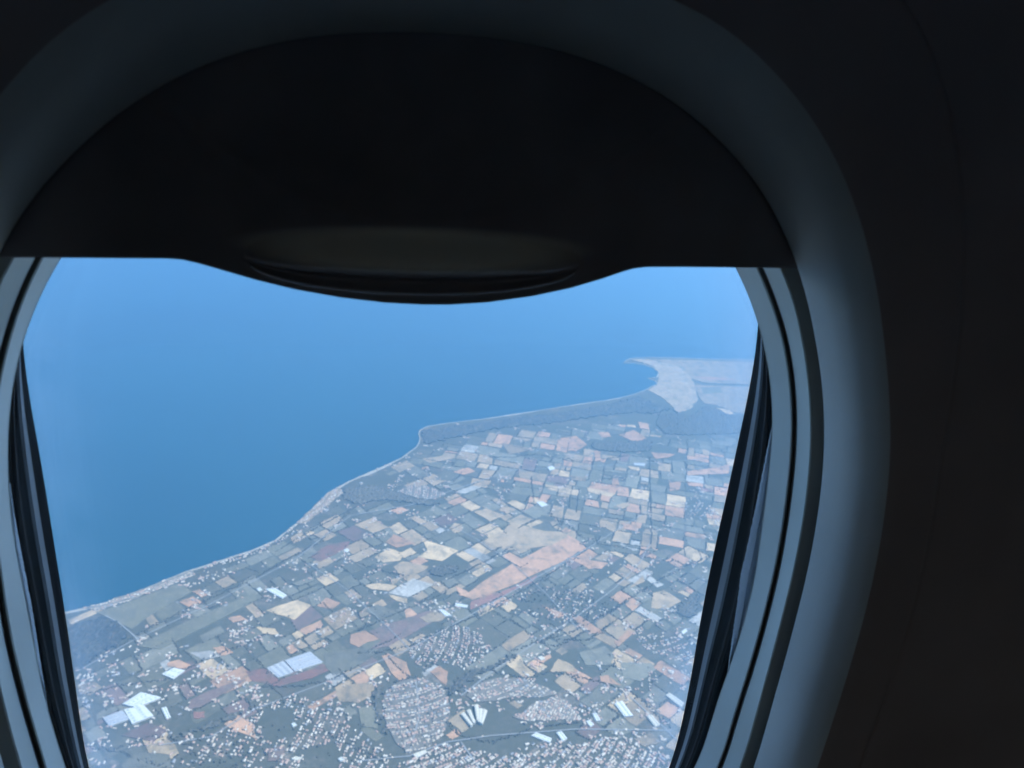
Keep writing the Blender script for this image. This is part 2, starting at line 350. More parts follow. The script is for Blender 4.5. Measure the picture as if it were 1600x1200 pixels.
# towns: where houses stand close together (pixel outline, spacing in m, jitter, chance of a gap, ground colour)
TOWNS = [
 ('oval', [(597,1098),(604,1078),(622,1066),(660,1060),(688,1072),(700,1090),(702,1120),(690,1148),(670,1170),(640,1178),(618,1160),(603,1130)], 23, .10, 'small pale house packed in the oval housing estate'),
 ('crescent', [(728,1087),(745,1070),(775,1060),(810,1060),(845,1072),(872,1084),(838,1090),(800,1090),(765,1096),(740,1096)], 24, .14, 'small pale house in the crescent shaped estate right of the oval one'),
 ('half', [(820,1112),(836,1098),(870,1089),(892,1100),(910,1126),(860,1126),(818,1126),(800,1120)], 20, .08, 'small pale house in the half moon estate right of the fan of flats'),
 ('south', [(620,1195),(680,1170),(700,1160),(735,1170),(800,1185),(850,1172),(900,1165),(950,1150),(985,1165),(1040,1180),(1060,1215),(1020,1330),(560,1330),(600,1230)], 20, .16, 'small pale house in the town along the bottom of the view'),
 ('fan', [(748,1140),(765,1148),(785,1170),(805,1190),(780,1195),(760,1170)], 26, .25, 'small pale house in the row running down from the fan of flats'),
 ('mid', [(640,1005),(680,985),(720,975),(755,990),(748,1010),(760,1035),(720,1042),(690,1035),(660,1045),(640,1030)], 24, .2, 'small pale house in the village between the plum field and the oval estate'),
 ('left', [(400,1100),(460,1085),(520,1105),(560,1120),(590,1160),(620,1190),(560,1230),(440,1230),(420,1170),(400,1140)], 24, .28, 'small pale house in the loose village left of the oval estate'),
 ('lower', [(280,1165),(400,1120),(420,1170),(400,1220),(280,1220)], 27, .35, 'small pale house in the scattered village at the lower left'),
 ('coastleft', [(132,950),(160,943),(200,930),(240,915),(300,892),(306,898),(250,921),(200,940),(150,955)], 22, .12, 'small pale house in the row along the near beach'),
 ('coastmid', [(300,891),(360,870),(430,843),(462,818),(466,824),(436,850),(366,878),(306,898)], 26, .30, 'small pale house in the row along the near beach'),
 ('resort', [(462,819),(490,793),(513,771),(530,762),(536,770),(520,783),(500,800),(478,818)], 22, .08, 'small pale house in the seaside resort at the bend of the shore'),
 ('village', [(622,768),(640,759),(665,759),(697,772),(680,781),(650,779)], 24, .10, 'small pale house in the white oval village inland of the bend'),
 ('harbour', [(985,562),(1005,567),(1022,574),(1030,585),(1026,602),(1012,610),(1035,622),(1060,645),(1078,640),(1090,625),(1085,600),(1075,585),(1060,572),(1030,566),(1010,561)], 32, .3, 'small pale house in the pale town on the far headland'),
 ('rightmid', [(985,990),(1005,975),(1030,985),(1060,1000),(1090,1010),(1080,1035),(1040,1030),(1000,1010)], 26, .25, 'small pale house in the village beside the right window edge'),
 ('rightlow', [(1010,1050),(1030,1045),(1030,1065),(1010,1085),(995,1080)], 30, .25, 'small pale house in the small cluster by the right window edge'),
 ('centre', [(800,930),(860,915),(920,925),(960,950),(930,975),(880,975),(830,960)], 30, .35, 'small pale house scattered through the middle of the farmland'),
 ('white', [(1060,790),(1085,775),(1110,795),(1105,810),(1070,805)], 34, .3, 'small pale house in the hamlet near the right window edge'),
 ('hamlet', [(400,915),(430,913),(455,930),(440,942),(412,932)], 32, .35, 'small pale house in the white hamlet behind the near shore'),
 ('hamletb', [(590,810),(640,795),(660,800),(650,815),(610,818)], 32, .4, 'small pale house in the hamlet right of the seaside resort'),
 ('corner', [(122,1065),(150,1055),(168,1070),(150,1085),(124,1088)], 28, .4, 'small pale house in the hamlet by the left window edge'),
]
townpolys = [[(v.x, v.y) for v in G(t_[1])] for t_ in TOWNS]
TG = land_mat('town_ground', (.14, .13, .10), (.24, .205, .165), scale=.03)
for ti_, t_ in enumerate(TOWNS):
    if t_[0] not in ('oval', 'crescent', 'half', 'village', 'harbour', 'resort', 'coastleft'): continue
    V = []
    P_ = G(t_[1])
    for a, b in zip(P_, P_[1:]+P_[:1]):
        L = (b-a).length; k = max(1, int(L/40)); jg = min(14, L*.12)
        for j in range(k): V.append(a.lerp(b, j/k)+Vector((rnd.uniform(-jg, jg), rnd.uniform(-jg, jg), 0))*(j > 0))
    n = len(V)
    o = mesh('town_ground', [(v.x, v.y, -H+5.0+.03*ti_) for v in V]+[(v.x, v.y, -H) for v in V],
             [tuple(range(n))]+[(i, i+n, (i+1) % n+n, (i+1) % n) for i in range(n)], MT['dust'] if t_[0] in ('harbour', 'resort') else TG, land)

# the patchwork between: parcels cut again and again along two directions
def near(poly, x, y, m=0): return inside(x, y, poly)
def frame(a, b):
    d = (gnd(*b)-gnd(*a)); return math.atan2(d.y, d.x)
ZONES = [
 (frame((300,892),(460,822)), [(-300,1150),(40,975),(100,962),(300,898),(460,828),(530,775),(560,790),(540,830),(480,870),(400,915),(225,1000),(110,1070),(-200,1250)], 190),
 (frame((851,757),(905,766)), [(655,700),(760,680),(1000,660),(1260,680),(1400,760),(1400,880),(1150,868),(960,862),(860,812),(760,765),(700,745),(640,722)], 210),
 (frame((735,945),(890,858)), [(-200,1250),(110,1070),(225,1000),(400,915),(480,870),(540,830),(560,790),(620,725),(640,722),(700,745),(760,765),(860,812),(960,862),(1150,868),(1400,880),(1700,1400),(600,1500),(-300,1500)], 190),
]
parcels = []
KIND = ['grass', 'dark', 'sage', 'dust', 'tan', 'cream', 'salmon', 'plum', 'red', 'pale']
def bsp(x0, y0, x1, y1, size, out):
    w, h = x1-x0, y1-y0
    if max(w, h) < size*rnd.uniform(.55, 2.0) and min(w, h) < size*1.1: out.append((x0, y0, x1, y1)); return
    if w*rnd.uniform(.6, 1.1) > h: c = x0+w*rnd.uniform(.3, .7); bsp(x0, y0, c, y1, size, out); bsp(c, y0, x1, y1, size, out)
    else: c = y0+h*rnd.uniform(.3, .7); bsp(x0, y0, x1, c, size, out); bsp(x0, c, x1, y1, size, out)
def proj(x, y, z=-H):
    d = Vector((x, y, z)); dp = d.dot(fw); return 800+FPX*d.dot(rt)/dp, 600-FPX*d.dot(up)/dp
for ang, px, size in ZONES:
    Z = G(px); ca, sa = math.cos(ang), math.sin(ang)
    loc = [(v.x*ca+v.y*sa, -v.x*sa+v.y*ca) for v in Z]
    out = []; bsp(min(p[0] for p in loc), min(p[1] for p in loc), max(p[0] for p in loc), max(p[1] for p in loc), size, out)
    for (x0, y0, x1, y1) in out:
        g = rnd.uniform(2, 9); sk = rnd.uniform(-.12, .12)
        c4 = [(x0+g, y0+g), (x1-g, y0+g), (x1-g, y1-g), (x0+g, y1-g)]
        mx, my = (x0+x1)/2, (y0+y1)/2
        c4 = [(x+(y-my)*sk, y+(x-mx)*sk*.5) for x, y in c4]
        if rnd.random() < .3: i = rnd.randrange(4); c4[i] = (c4[i][0]+(mx-c4[i][0])*.3, c4[i][1]+(my-c4[i][1])*.1)
        W = [(x*ca-y*sa, x*sa+y*ca) for x, y in c4]
        cx_, cy_ = mx*ca-my*sa, mx*sa+my*ca
        if not inside(cx_, cy_, [(v.x, v.y) for v in Z]): continue
        if not all(inside(*w, landpoly) for w in W): continue
        if any(inside(cx_, cy_, p) for p in woodpolys+traced+townpolys): continue
        if any(inside(*w, p) for w in W for p in townpolys[:5]+woodpolys): continue
        u, v = proj(cx_, cy_)
        if not (-500 < u < 2000 and v < 1700) or rnd.random() < .10: continue
        # how the farmland is used, area by area
        if v < 720: wt = [28, 26, 20, 12, 5, 2, 5, 2, 0, 1]
        elif u > 780 and v < 900: wt = [14, 5, 18, 20, 13, 7, 14, 4, 1, 3]
        elif u < 560 and v < 1000: wt = [34, 20, 22, 9, 4, 2, 3, 4, 1, 1]
        elif 560 < u < 800 and v < 960: wt = [16, 12, 16, 14, 14, 12, 9, 3, 1, 2]
        elif u > 780: wt = [20, 8, 26, 15, 8, 4, 11, 3, 0, 3]
        else: wt = [26, 16, 20, 13, 6, 2, 6, 8, 2, 1]
        # neighbours are often worked alike: a slow noise shifts the choice from green to bare soil
        nz = noise.noise(Vector((cx_/420, cy_/420, 3.1)))+.5*noise.noise(Vector((cx_/170, cy_/170, 9)))
        wt = [w_*math.exp(3.4*nz*s_) for w_, s_ in zip(wt, (-1, -1.5, -.5, .3, 1, 1.5, 1.4, 0, .4, 1))]
        k = rnd.choices(KIND, wt)[0]
        if k in ('cream', 'pale', 'salmon', 'red') and (x1-x0)*(y1-y0) > 36000 and rnd.random() < .7: k = 'sage'
        q = [proj(*w) for w in W]; a = abs(sum(q[i][0]*q[(i+1) % 4][1]-q[(i+1) % 4][0]*q[i][1] for i in range(4)))/2
        if not (0 < u < 1230 and 400 < v < 1215): a *= .01
        parcels.append((a, W, k))
        for i in range(4):                                   # hedges and single trees on the boundaries
            if rnd.random() < .33:
                a_, b_ = Vector((*W[i], 0)), Vector((*W[(i+1) % 4], 0)); L = (b_-a_).length; s = 0; dn = rnd.choice([9, 14, 22, 40])
                while s < L:
                    p_ = a_.lerp(b_, s/L); blobs.append((p_.x+rnd.uniform(-5, 5), p_.y+rnd.uniform(-5, 5), rnd.uniform(3.5, 7.5))); s += dn*rnd.uniform(.6, 1.5)
parcels.sort(key=lambda p: -p[0])
cut = 298-nfield-19
for a, W, k in parcels[:cut]: field([Vector((x, y, 0)) for x, y in W], k, rnd.uniform(.8, 2.0), None, 7)
V, F_, fi = [], [], []
for a, W, k in parcels[cut:]:
    b = len(V); Q = []
    for p, q in zip(W, W[1:]+W[:1]):
        Q.append(p)
        for s_ in (.33, .66): Q.append((p[0]+(q[0]-p[0])*s_+rnd.uniform(-6, 6), p[1]+(q[1]-p[1])*s_+rnd.uniform(-6, 6)))
    n = len(Q); zq = rnd.uniform(.8, 2.0); V += [(x, y, -H+zq) for x, y in Q]+[(x, y, -H) for x, y in Q]
    F_ += [tuple(range(b, b+n))]+[(b+i, b+i+n, b+(i+1) % n+n, b+(i+1) % n) for i in range(n)]; fi += [KIND.index(k)]*(n+1)
o = mesh('field', V, F_, None, land, mats=[MT[k] for k in KIND], fm=fi); o['kind'] = 'stuff'

# roads: pale and thin
ROAD = flat_mat('road_surface', (.26, .25, .235), .9, .2, .02)
for px, w in [([(165,963),(185,973),(205,990),(216,1000)], 9), ([(1015,850),(1000,880),(960,920),(900,965),(840,1003),(775,1046),(720,1088)], 8), ([(560,1190),(640,1182),(700,1160),(770,1150),(900,1140),(1050,1142)], 8),
              ([(120,1050),(205,1003),(330,944),(465,872),(548,806),(640,790),(800,735),(1000,725),(1140,715)], 9), ([(720,1160),(745,1195),(800,1290)], 9), ([(250,1165),(330,1152),(400,1108),(520,1063),(640,1015),(800,925),(910,862),(1010,800)], 8),
              ([(640,1178),(655,1120),(650,1062)], 7), ([(600,1110),(650,1115),(702,1100)], 7), ([(985,1090),(1040,1140),(1080,1180)], 8), ([(700,820),(740,840),(800,880),(850,925),(905,985)], 6), ([(480,880),(540,920),(600,975),(640,1015)], 6)]:
    V, F_ = [], []; pts = G(px); rz = rnd.uniform(5.8, 6.4)
    for i, q in enumerate(pts):
        d = (pts[min(i+1, len(pts)-1)]-pts[max(i-1, 0)]).normalized(); nn = Vector((d.y, -d.x, 0))*w/2
        V += [(q.x-nn.x, q.y-nn.y, -H+rz), (q.x+nn.x, q.y+nn.y, -H+rz)]
        if i: F_.append((2*i-2, 2*i, 2*i+1, 2*i-1))
    tag(mesh('road', V, F_, ROAD), kind='structure')

# ------------------------------------------------------------------ trees outside the woods: one mass of small crowns
for poly, dens in ((townpolys[3], 50), (townpolys[6], 50), (townpolys[7], 60), (townpolys[5], 20), (townpolys[15], 120), (townpolys[0], 40)):
    xs = [p[0] for p in poly]; ys = [p[1] for p in poly]
    for _ in range(dens*3):
        x, y = rnd.uniform(min(xs), max(xs)), rnd.uniform(min(ys), max(ys))
        if inside(x, y, poly): blobs.append((x, y, rnd.uniform(4, 9)))
ico = []
for z, r_, k, ph in ((.15, 1, 5, 0), (.75, .8, 5, .6)): ico += [(r_*math.cos(ph+2*math.pi*i/k), r_*math.sin(ph+2*math.pi*i/k), z) for i in range(k)]
ico += [(0, 0, 1.25)]; IV = np.array(ico)
IF = [(i, (i+1) % 5, 5+i) for i in range(5)]+[((i+1) % 5, 5+(i+1) % 5, 5+i) for i in range(5)]+[(5+i, 5+(i+1) % 5, 10) for i in range(5)]
IF = np.array(IF)
def cloud(name, items, base, faces, mats, lab, cat, fmi=None):
    """many small copies of one low shape as one mesh: items = (x, y, sx, sy, sz, angle, material)"""
    A = np.array([i[:6] for i in items], float); n, k = len(A), len(base)
    c, s = np.cos(A[:, 5])[:, None], np.sin(A[:, 5])[:, None]
    bx, by, bz = base[:, 0][None]*A[:, 2:3], base[:, 1][None]*A[:, 3:4], base[:, 2][None]*A[:, 4:5]
    X = A[:, 0:1]+bx*c-by*s; Yv = A[:, 1:2]+bx*s+by*c; Z = -H+bz
    co_ = np.stack([X, Yv, Z], -1).reshape(-1, 3)
    fl = [tuple(f) for f in faces]; fs = []
    for j in range(n): fs += [tuple(a+j*k for a in f) for f in fl]
    me = bpy.data.meshes.new(name); me.from_pydata(co_.tolist(), [], fs)
    for m_ in mats: me.materials.append(m_)
    if fmi is None: mi = np.repeat([i[6] for i in items], len(fl))
    else: mi = np.concatenate([[i[6] if q == 1 else len(mats)-1 for q in fmi] for i in items])
    me.polygons.foreach_set('material_index', mi.astype(np.int32)); me.update()
    o = bpy.data.objects.new(name, me); COL.objects.link(o); tag(o, lab, cat, kind='stuff'); return o
blobs = [b for b in blobs if inside(b[0], b[1], landpoly)]
cloud('hedgerow_trees', [(x, y, r_*rnd.uniform(.8, 1.3), r_, r_*rnd.uniform(.9, 1.5), rnd.uniform(0, 6), 0) for x, y, r_ in blobs], IV, IF, [fm_], 'dark hedges and lines of trees dividing the fields', 'trees')

# ------------------------------------------------------------------ large buildings
WR = flat_mat('white_roof', (.56, .55, .50), .5, .12, .03); PR = flat_mat('pale_glass_roof', (.38, .37, .36), .35, .15, .05)
CR = flat_mat('cream_roof', (.55, .49, .38), .7, .2, .03); WL = flat_mat('pale_wall', (.50, .47, .42), .85, .15, .1); SK = flat_mat('rooflight', (.18, .22, .26), .3, .1, .1)
def building(name, px, h, roofm, lab, cat, group=None, ridges=2):
    """walls, a low ridged roof and rows of rooflights over a four-cornered plan"""
    q = G(px); c = sum(q, Vector())/4; q = [v-c for v in q]
    e = empty(name, (c.x, c.y, -H)); tag(e, lab, cat, group)
    V = [(v.x, v.y, 0) for v in q]+[(v.x, v.y, h) for v in q]
    mesh('wall', V, [(i, (i+1) % 4, (i+1) % 4+4, i+4) for i in range(4)], WL, e)
    # roof: saw of ridges running along the longer side
    a, b, c_, d = q
    if (b-a).length+(c_-d).length < (c_-b).length+(d-a).length: a, b, c_, d = b, c_, d, a
    V, F_ = [], []; n = ridges*2; k = 1.01
    for i in range(n+1):
        p0, p1 = a.lerp(d, i/n)*k, b.lerp(c_, i/n)*k; z = h+(3.2 if i % 2 else .2)
        V += [(p0.x, p0.y, z), (p1.x, p1.y, z)]
        if i: F_.append((2*i-2, 2*i-1, 2*i+1, 2*i))
    m0 = len(V)
    V += [(V[0][0], V[0][1], h-.1), (V[1][0], V[1][1], h-.1), (V[2*n][0], V[2*n][1], h-.1), (V[2*n+1][0], V[2*n+1][1], h-.1)]
    F_ += [tuple([m0]+[2*i for i in range(n+1)]+[m0+2]), tuple([m0+1]+[2*i+1 for i in range(n+1)]+[m0+3]), (m0, m0+1, 1, 0), (m0+2, m0+3, 2*n+1, 2*n)]
    r_ = mesh('roof', V, F_, roofm, e)
    L, W_ = (b-a).length, (d-a).length
    if L > 60 and W_ > 20:
        V, F_ = [], []
        for i in range(ridges):
            for s in range(int(L/22)):
                t0 = (s+.35)/int(L/22); t1 = t0+.25/int(L/22); w0, w1 = (2*i+1.25)/n, (2*i+1.6)/n
                for (tt, ww) in ((t0, w0), (t1, w0), (t1, w1), (t0, w1)):
                    p_ = a.lerp(b, tt).lerp(d.lerp(c_, tt), ww); V.append((p_.x, p_.y, h+3.2-(ww*n-2*i-1)*3.0+.35))
                m0 = len(V); F_.append((m0-4, m0-3, m0-2, m0-1))
        if F_: o_ = mesh('rooflight', V, F_, SK, e); o_['kind'] = 'stuff'
    return e
BL = [
 ('warehouse', [(192,1102),(220,1084),(252,1092),(213,1108)], 13, WR, 'large white roofed warehouse, uppermost of the joined group at the lower left', 'warehouse'),
 ('warehouse', [(194,1111),(225,1104),(240,1120),(207,1133)], 12, WR, 'white roofed warehouse in the middle of the joined group at the lower left', 'warehouse'),
 ('warehouse', [(161,1123),(191,1111),(202,1125),(171,1136)], 9, PR, 'long white roofed warehouse, leftmost of the group by the left window edge', 'warehouse'),
 ('warehouse', [(252,1108),(260,1106),(267,1122),(260,1125)], 8, WR, 'narrow white building right of the joined white warehouses', 'warehouse'),
 ('warehouse', [(253,1055),(272,1045),(289,1049),(271,1062)], 10, WR, 'small white warehouse below a salmon field at the left', 'warehouse'),
 ('greenhouse', [(417,1045),(443,1034),(459,1051),(435,1060)], 7, PR, 'pale greenhouse, left half of the long pair in the dark red field', 'greenhouse'),
 ('greenhouse', [(445,1033),(484,1019),(504,1036),(461,1050)], 7, PR, 'pale greenhouse, right half of the long pair in the dark red field', 'greenhouse'),
 ('warehouse', [(960,1101),(972,1097),(989,1120),(975,1121)], 10, WR, 'white warehouse alone in the green field at the lower right', 'warehouse'),
 ('warehouse', [(1040,1088),(1046,1084),(1069,1100),(1064,1107)], 10, CR, 'long cream white warehouse beside the right window edge', 'warehouse'),
 ('warehouse', [(1010,1120),(1019,1119),(1031,1134),(1023,1137)], 10, CR, 'cream warehouse below the white one alone in the field, nearer the right window edge', 'warehouse'),
 ('warehouse', [(830,1151),(838,1146),(862,1155),(859,1162)], 9, WR, 'long white warehouse below the half moon estate', 'warehouse'),
 ('warehouse', [(869,1146),(877,1144),(886,1155),(879,1160)], 9, WR, 'short white warehouse right of the long one below the half moon estate', 'warehouse'),
 ('warehouse', [(415,922),(430,920),(448,931),(441,936)], 8, WR, 'bright white shed in the hamlet behind the near shore', 'shed'),
 ('warehouse', [(401,921),(406,919),(410,923),(404,925)], 8, WR, 'small bright white shed left of the bright one behind the near shore', 'shed'),
 ('warehouse', [(537,861),(542,858),(546,861),(541,864)], 8, WR, 'bright white shed at the corner of the dusty red field near the shore', 'shed'),
 ('warehouse', [(855,731),(863,729),(867,733),(859,736)], 9, WR, 'small white shed in the far middle of the farmland', 'shed'),
 ('warehouse', [(990,724),(1008,725),(1007,729),(991,728)], 9, PR, 'long pale shed just below the far dark woods', 'shed'),
 ('warehouse', [(840,1050-22),(846,1026),(852,1030),(845,1033)], 8, CR, 'small cream shed between two salmon fields right of the dark tree strip', 'shed'),
 ('warehouse', [(915,1136-8),(921,1127),(928,1133),(922,1137)], 8, WR, 'small white shed at the right tip of the half moon estate', 'shed'),
 ('warehouse', [(925,1125-9),(932,1116),(938,1127),(931,1128)], 8, WR, 'white shed left of the white warehouse alone in the field', 'shed'),
 ('warehouse', [(645,1180),(664,1173),(667,1177),(650,1186)], 10, CR, 'long cream hall below the oval housing estate', 'hall'),
 ('warehouse', [(712,943),(731,947),(729,951),(711,948)], 9, WR, 'white shed at the left tip of the dark red strip', 'shed'),
 ('warehouse', [(684,953),(694,954),(706,963),(696,964)], 8, WR, 'white sheds at the right end of the plum field', 'shed'),
 ('warehouse', [(838,786),(848,785),(856,790),(846,793)], 9, WR, 'bright cream white shed above the tan field', 'shed'),
 ('warehouse', [(455,1140-8),(460,1130),(464,1134),(458,1137)], 7, WR, 'small white shed in the loose village left of the oval estate', 'shed'),
 ('warehouse', [(528,1187),(534,1184),(539,1188),(532,1191)], 8, WR, 'small white shed at the bottom left of the oval estate', 'shed'),
 ('warehouse', [(455,1187),(462,1183),(473,1185),(464,1190)], 8, CR, 'cream shed at the bottom edge of the loose village', 'shed'),
 ('warehouse', [(1064,988),(1071,983),(1074,987),(1067,992)], 8, WR, 'small white shed in the village by the right window edge', 'shed'),
]
for b_ in BL: building(*b_[:6], ridges=3 if 'green' in b_[0] else 2)
FAN = [((723,1117),(737,1136)), ((732,1112),(741,1132)), ((744,1104),(747,1129)), ((751,1110),(749,1131)), ((758,1112),(752,1133))]
FL = ['leftmost block of the fan of long cream flats', 'second block from the left in the fan of long cream flats', 'middle block of the fan of long cream flats', 'second block from the right in the fan of long cream flats', 'rightmost block of the fan of long cream flats']
for (a, b), lab in zip(FAN, FL):
    A_, B_ = gnd(*a), gnd(*b); nn = Vector(((B_-A_).y, -(B_-A_).x, 0)).normalized()*11
    px = [proj(*(p.xy)) for p in (A_-nn*1.25, A_+nn*1.25, B_+nn*.8, B_-nn*.8)]
    building('apartment_block', px, 17, CR, lab, 'flats', 'fan of apartment blocks', 1)

# ------------------------------------------------------------------ houses
HW = flat_mat('house_wall', (.34, .29, .24), .85, .2, .2)
RM = [flat_mat('clay_roof', (.40, .26, .19), .8, .3, .15), flat_mat('pale_roof', (.46, .37, .28), .8, .25, .15), flat_mat('white_house_roof', (.54, .47, .38), .7, .15, .15),
      flat_mat('grey_roof', (.26, .25, .245), .8, .2, .15)]
HB = np.array([(-.5, -.5, 0), (.5, -.5, 0), (.5, .5, 0), (-.5, .5, 0), (-.5, -.5, .68), (.5, -.5, .68), (.5, .5, .68), (-.5, .5, .68), (-.5, 0, 1), (.5, 0, 1)])
HF = [(0, 1, 5, 4), (2, 3, 7, 6), (1, 2, 6, 9, 5), (3, 0, 4, 8, 7), (4, 5, 9, 8), (6, 7, 8, 9)]
HI = [0, 0, 0, 0, 1, 1]
cand = []
for (nm, px, sp, gap, lab), poly in zip(TOWNS, townpolys):
    xs = [p[0] for p in poly]; ys = [p[1] for p in poly]
    cx_, cy_ = sum(xs)/len(xs), sum(ys)/len(ys); ang = rnd.uniform(0, 1.5)
    if 'coast' in nm or nm == 'resort': ang = frame(px[0], px[2])
    R_ = max(max(xs)-min(xs), max(ys)-min(ys))*.75; n = int(2*R_/sp); ca, sa = math.cos(ang), math.sin(ang)
    for i in range(n):
        for j in range(n):
            if j % 4 == 3 and nm not in ('half',): continue                  # a street every few rows
            lx, ly = (i-n/2+rnd.uniform(-.25, .25))*sp, (j-n/2+rnd.uniform(-.2, .2))*sp*.9
            bend = .0006*lx*lx*(.5 if R_ > 500 else 1)
            ly2 = ly+bend
            x, y = cx_+lx*ca-ly2*sa, cy_+lx*sa+ly2*ca
            if not inside(x, y, poly) or rnd.random() < gap or not inside(x, y, landpoly): continue
            if gap > .2 and math.sin(x*.011+1)*math.sin(y*.009) < -.35: continue
            w = rnd.uniform(9, 15); l = w*rnd.uniform(1.0, 1.9)
            if rnd.random() < .05: l *= 1.7; w *= 1.3
            cand.append((x, y, l, w, rnd.uniform(6, 10), ang+(0 if rnd.random() < .7 else math.pi/2)+rnd.uniform(-.1, .1), rnd.choices([0, 1, 2, 3], [38, 40, 14, 8])[0], lab))
for _ in range(6500):                                                        # farmsteads
    u, v = rnd.uniform(-100, 1300), 1215-555*abs(rnd.random()**1.0)
    g_ = gnd(u, v); x, y = g_.x, g_.y
    if noise.noise(Vector((x/330, y/330, 7))) < rnd.uniform(-.35, .45): continue
    if not inside(x, y, landpoly) or any(inside(x, y, p) for p in woodpolys+townpolys) or any(inside(x, y, p) for p in traced): continue
    for _k in range(rnd.choice([1, 1, 2, 3, 5])):
        w = rnd.uniform(9, 17)
        cand.append((x+rnd.uniform(-45, 45)*(_k > 0), y+rnd.uniform(-45, 45)*(_k > 0), w*rnd.uniform(1, 2.3), w, rnd.uniform(6, 9), rnd.uniform(0, 3), rnd.choices([0, 1, 2, 3], [34, 38, 18, 10])[0],
                     'small pale farm building standing among the open fields'))
def big(c):
    u, v = proj(c[0], c[1]); d = math.sqrt(c[0]**2+c[1]**2+H*H)
    vis = 1 if (130+(1200-v)*-.15 < u < 1050+(1200-v)*.21 and v < 1197) else .001
    return c[2]*c[3]/d/d*vis
cand.sort(key=lambda c: -big(c))
protos = {}
for mi in range(4):
    for st in range(3):
        w = (10.5, 13, 16)[st]; l = (13, 19, 27)[st]; h = (7, 8, 9.5)[st]
        me = bpy.data.meshes.new('house'); me.from_pydata([(a*l, b*w, c*h) for a, b, c in HB], [], HF)
        me.materials.append(HW); me.materials.append(RM[mi]); me.polygons.foreach_set('material_index', HI); protos[mi, st] = me
src = None
MARKS = [((460,1040),'the long pale greenhouses'), ((225,1108),'the joined white warehouses'), ((648,1118),'the oval housing estate'), ((740,1120),'the fan of flats'), ((855,1110),'the half moon estate'),
 ((800,1075),'the crescent shaped estate'), ((555,1085),'the rounded tan field'), ((820,880),'the longest salmon field'), ((642,920),'the white lavender field'), ((640,985),'the plum coloured field'),
 ((520,862),'the dusty red field near the shore'), ((430,926),'the bright white shed near the shore'), ((660,770),'the white oval village'), ((150,1010),'the dark pine wood'), ((975,1110),'the white warehouse alone in its field'),
 ((1000,1050),'the large smooth sage field'), ((880,1040),'the salmon fields right of the dark tree strip'), ((980,852),'the thin whitish crescent field'), ((688,862),'the arrowhead shaped cream field'), ((272,1054),'the small white warehouse below a salmon field'),
 ((450,955),'the cream field behind the near shore'), ((320,1090),'the plum band at lower left'), ((375,1135),'the salmon field at lower left'), ((1055,1098),'the long cream warehouse'), ((840,845),'the broad tan field'), ((240,940),'the big dark meadow'), ((1015,1155),'the dusty field at bottom right')]
ROOF = ['clay roofed', 'cream roofed', 'white roofed', 'grey roofed']
EST = {t_[4]: (t_[1], t_[0]) for t_ in TOWNS}
def where(c, st):
    u, v = proj(c[0], c[1]); size = ('tiny', 'small', 'long')[st]
    if 'farm' in c[7]:
        (mu, mv), nm = min(MARKS, key=lambda q: (q[0][0]-u)**2+(q[0][1]-v)**2)
        tail = nm; pre = '%s %s farm building' % (size, ROOF[c[6]])
        h = '' if abs(u-mu) < 12 else 'left' if u < mu else 'right'; w = '' if abs(v-mv) < 9 else 'above' if v < mv else 'below'
        far = 'well ' if math.hypot(u-mu, v-mv) > 55 else ''
        rel = (w+(' and '+h+' of' if h else '')) if w else ((h+' of') if h else 'beside')
        return '%s %s%s %s' % (pre, far, rel, tail)
    px = EST[c[7]][0]; mu, mv = sum(p[0] for p in px)/len(px), sum(min(p[1], 1200) for p in px)/len(px)
    h = '' if abs(u-mu) < 14 else 'left' if u < mu else 'right'; w = '' if abs(v-mv) < 10 else 'upper' if v < mv else 'lower'
    side = (w+' '+h+' part').strip() if (w or h) else 'middle'
    return c[7].replace('small pale house', '%s %s house' % (size, ROOF[c[6]]))[:200]+', '+side.replace('  ', ' ')
for c in cand[:296]:
    st = 0 if c[2] < 15.5 else 1 if c[2] < 23 else 2
    if src is None: src = bpy.data.objects.new('house', protos[c[6], st]); o = src
    else: o = src.copy(); o.data = protos[c[6], st]
    COL.objects.link(o); o.location = (c[0], c[1], -H+4.5 if 'farm' not in c[7] else -H); o.rotation_euler = (0, 0, c[5])
    lb = where(c, st)
    if len(lb.split()) > 16: lb = ' '.join(lb.replace(' that ', ' ').split()[:16])
    tag(o, lb, 'house', 'farm buildings among the fields' if 'farm' in c[7] else 'houses'+c[7].replace('small pale house', ''))
cloud('houses', cand[296:], HB+np.array((0, 0, .35))*0, HF, RM+[HW], 'thousands of tiny pale houses crowded into towns and scattered over the plain', 'houses', fmi=HI)

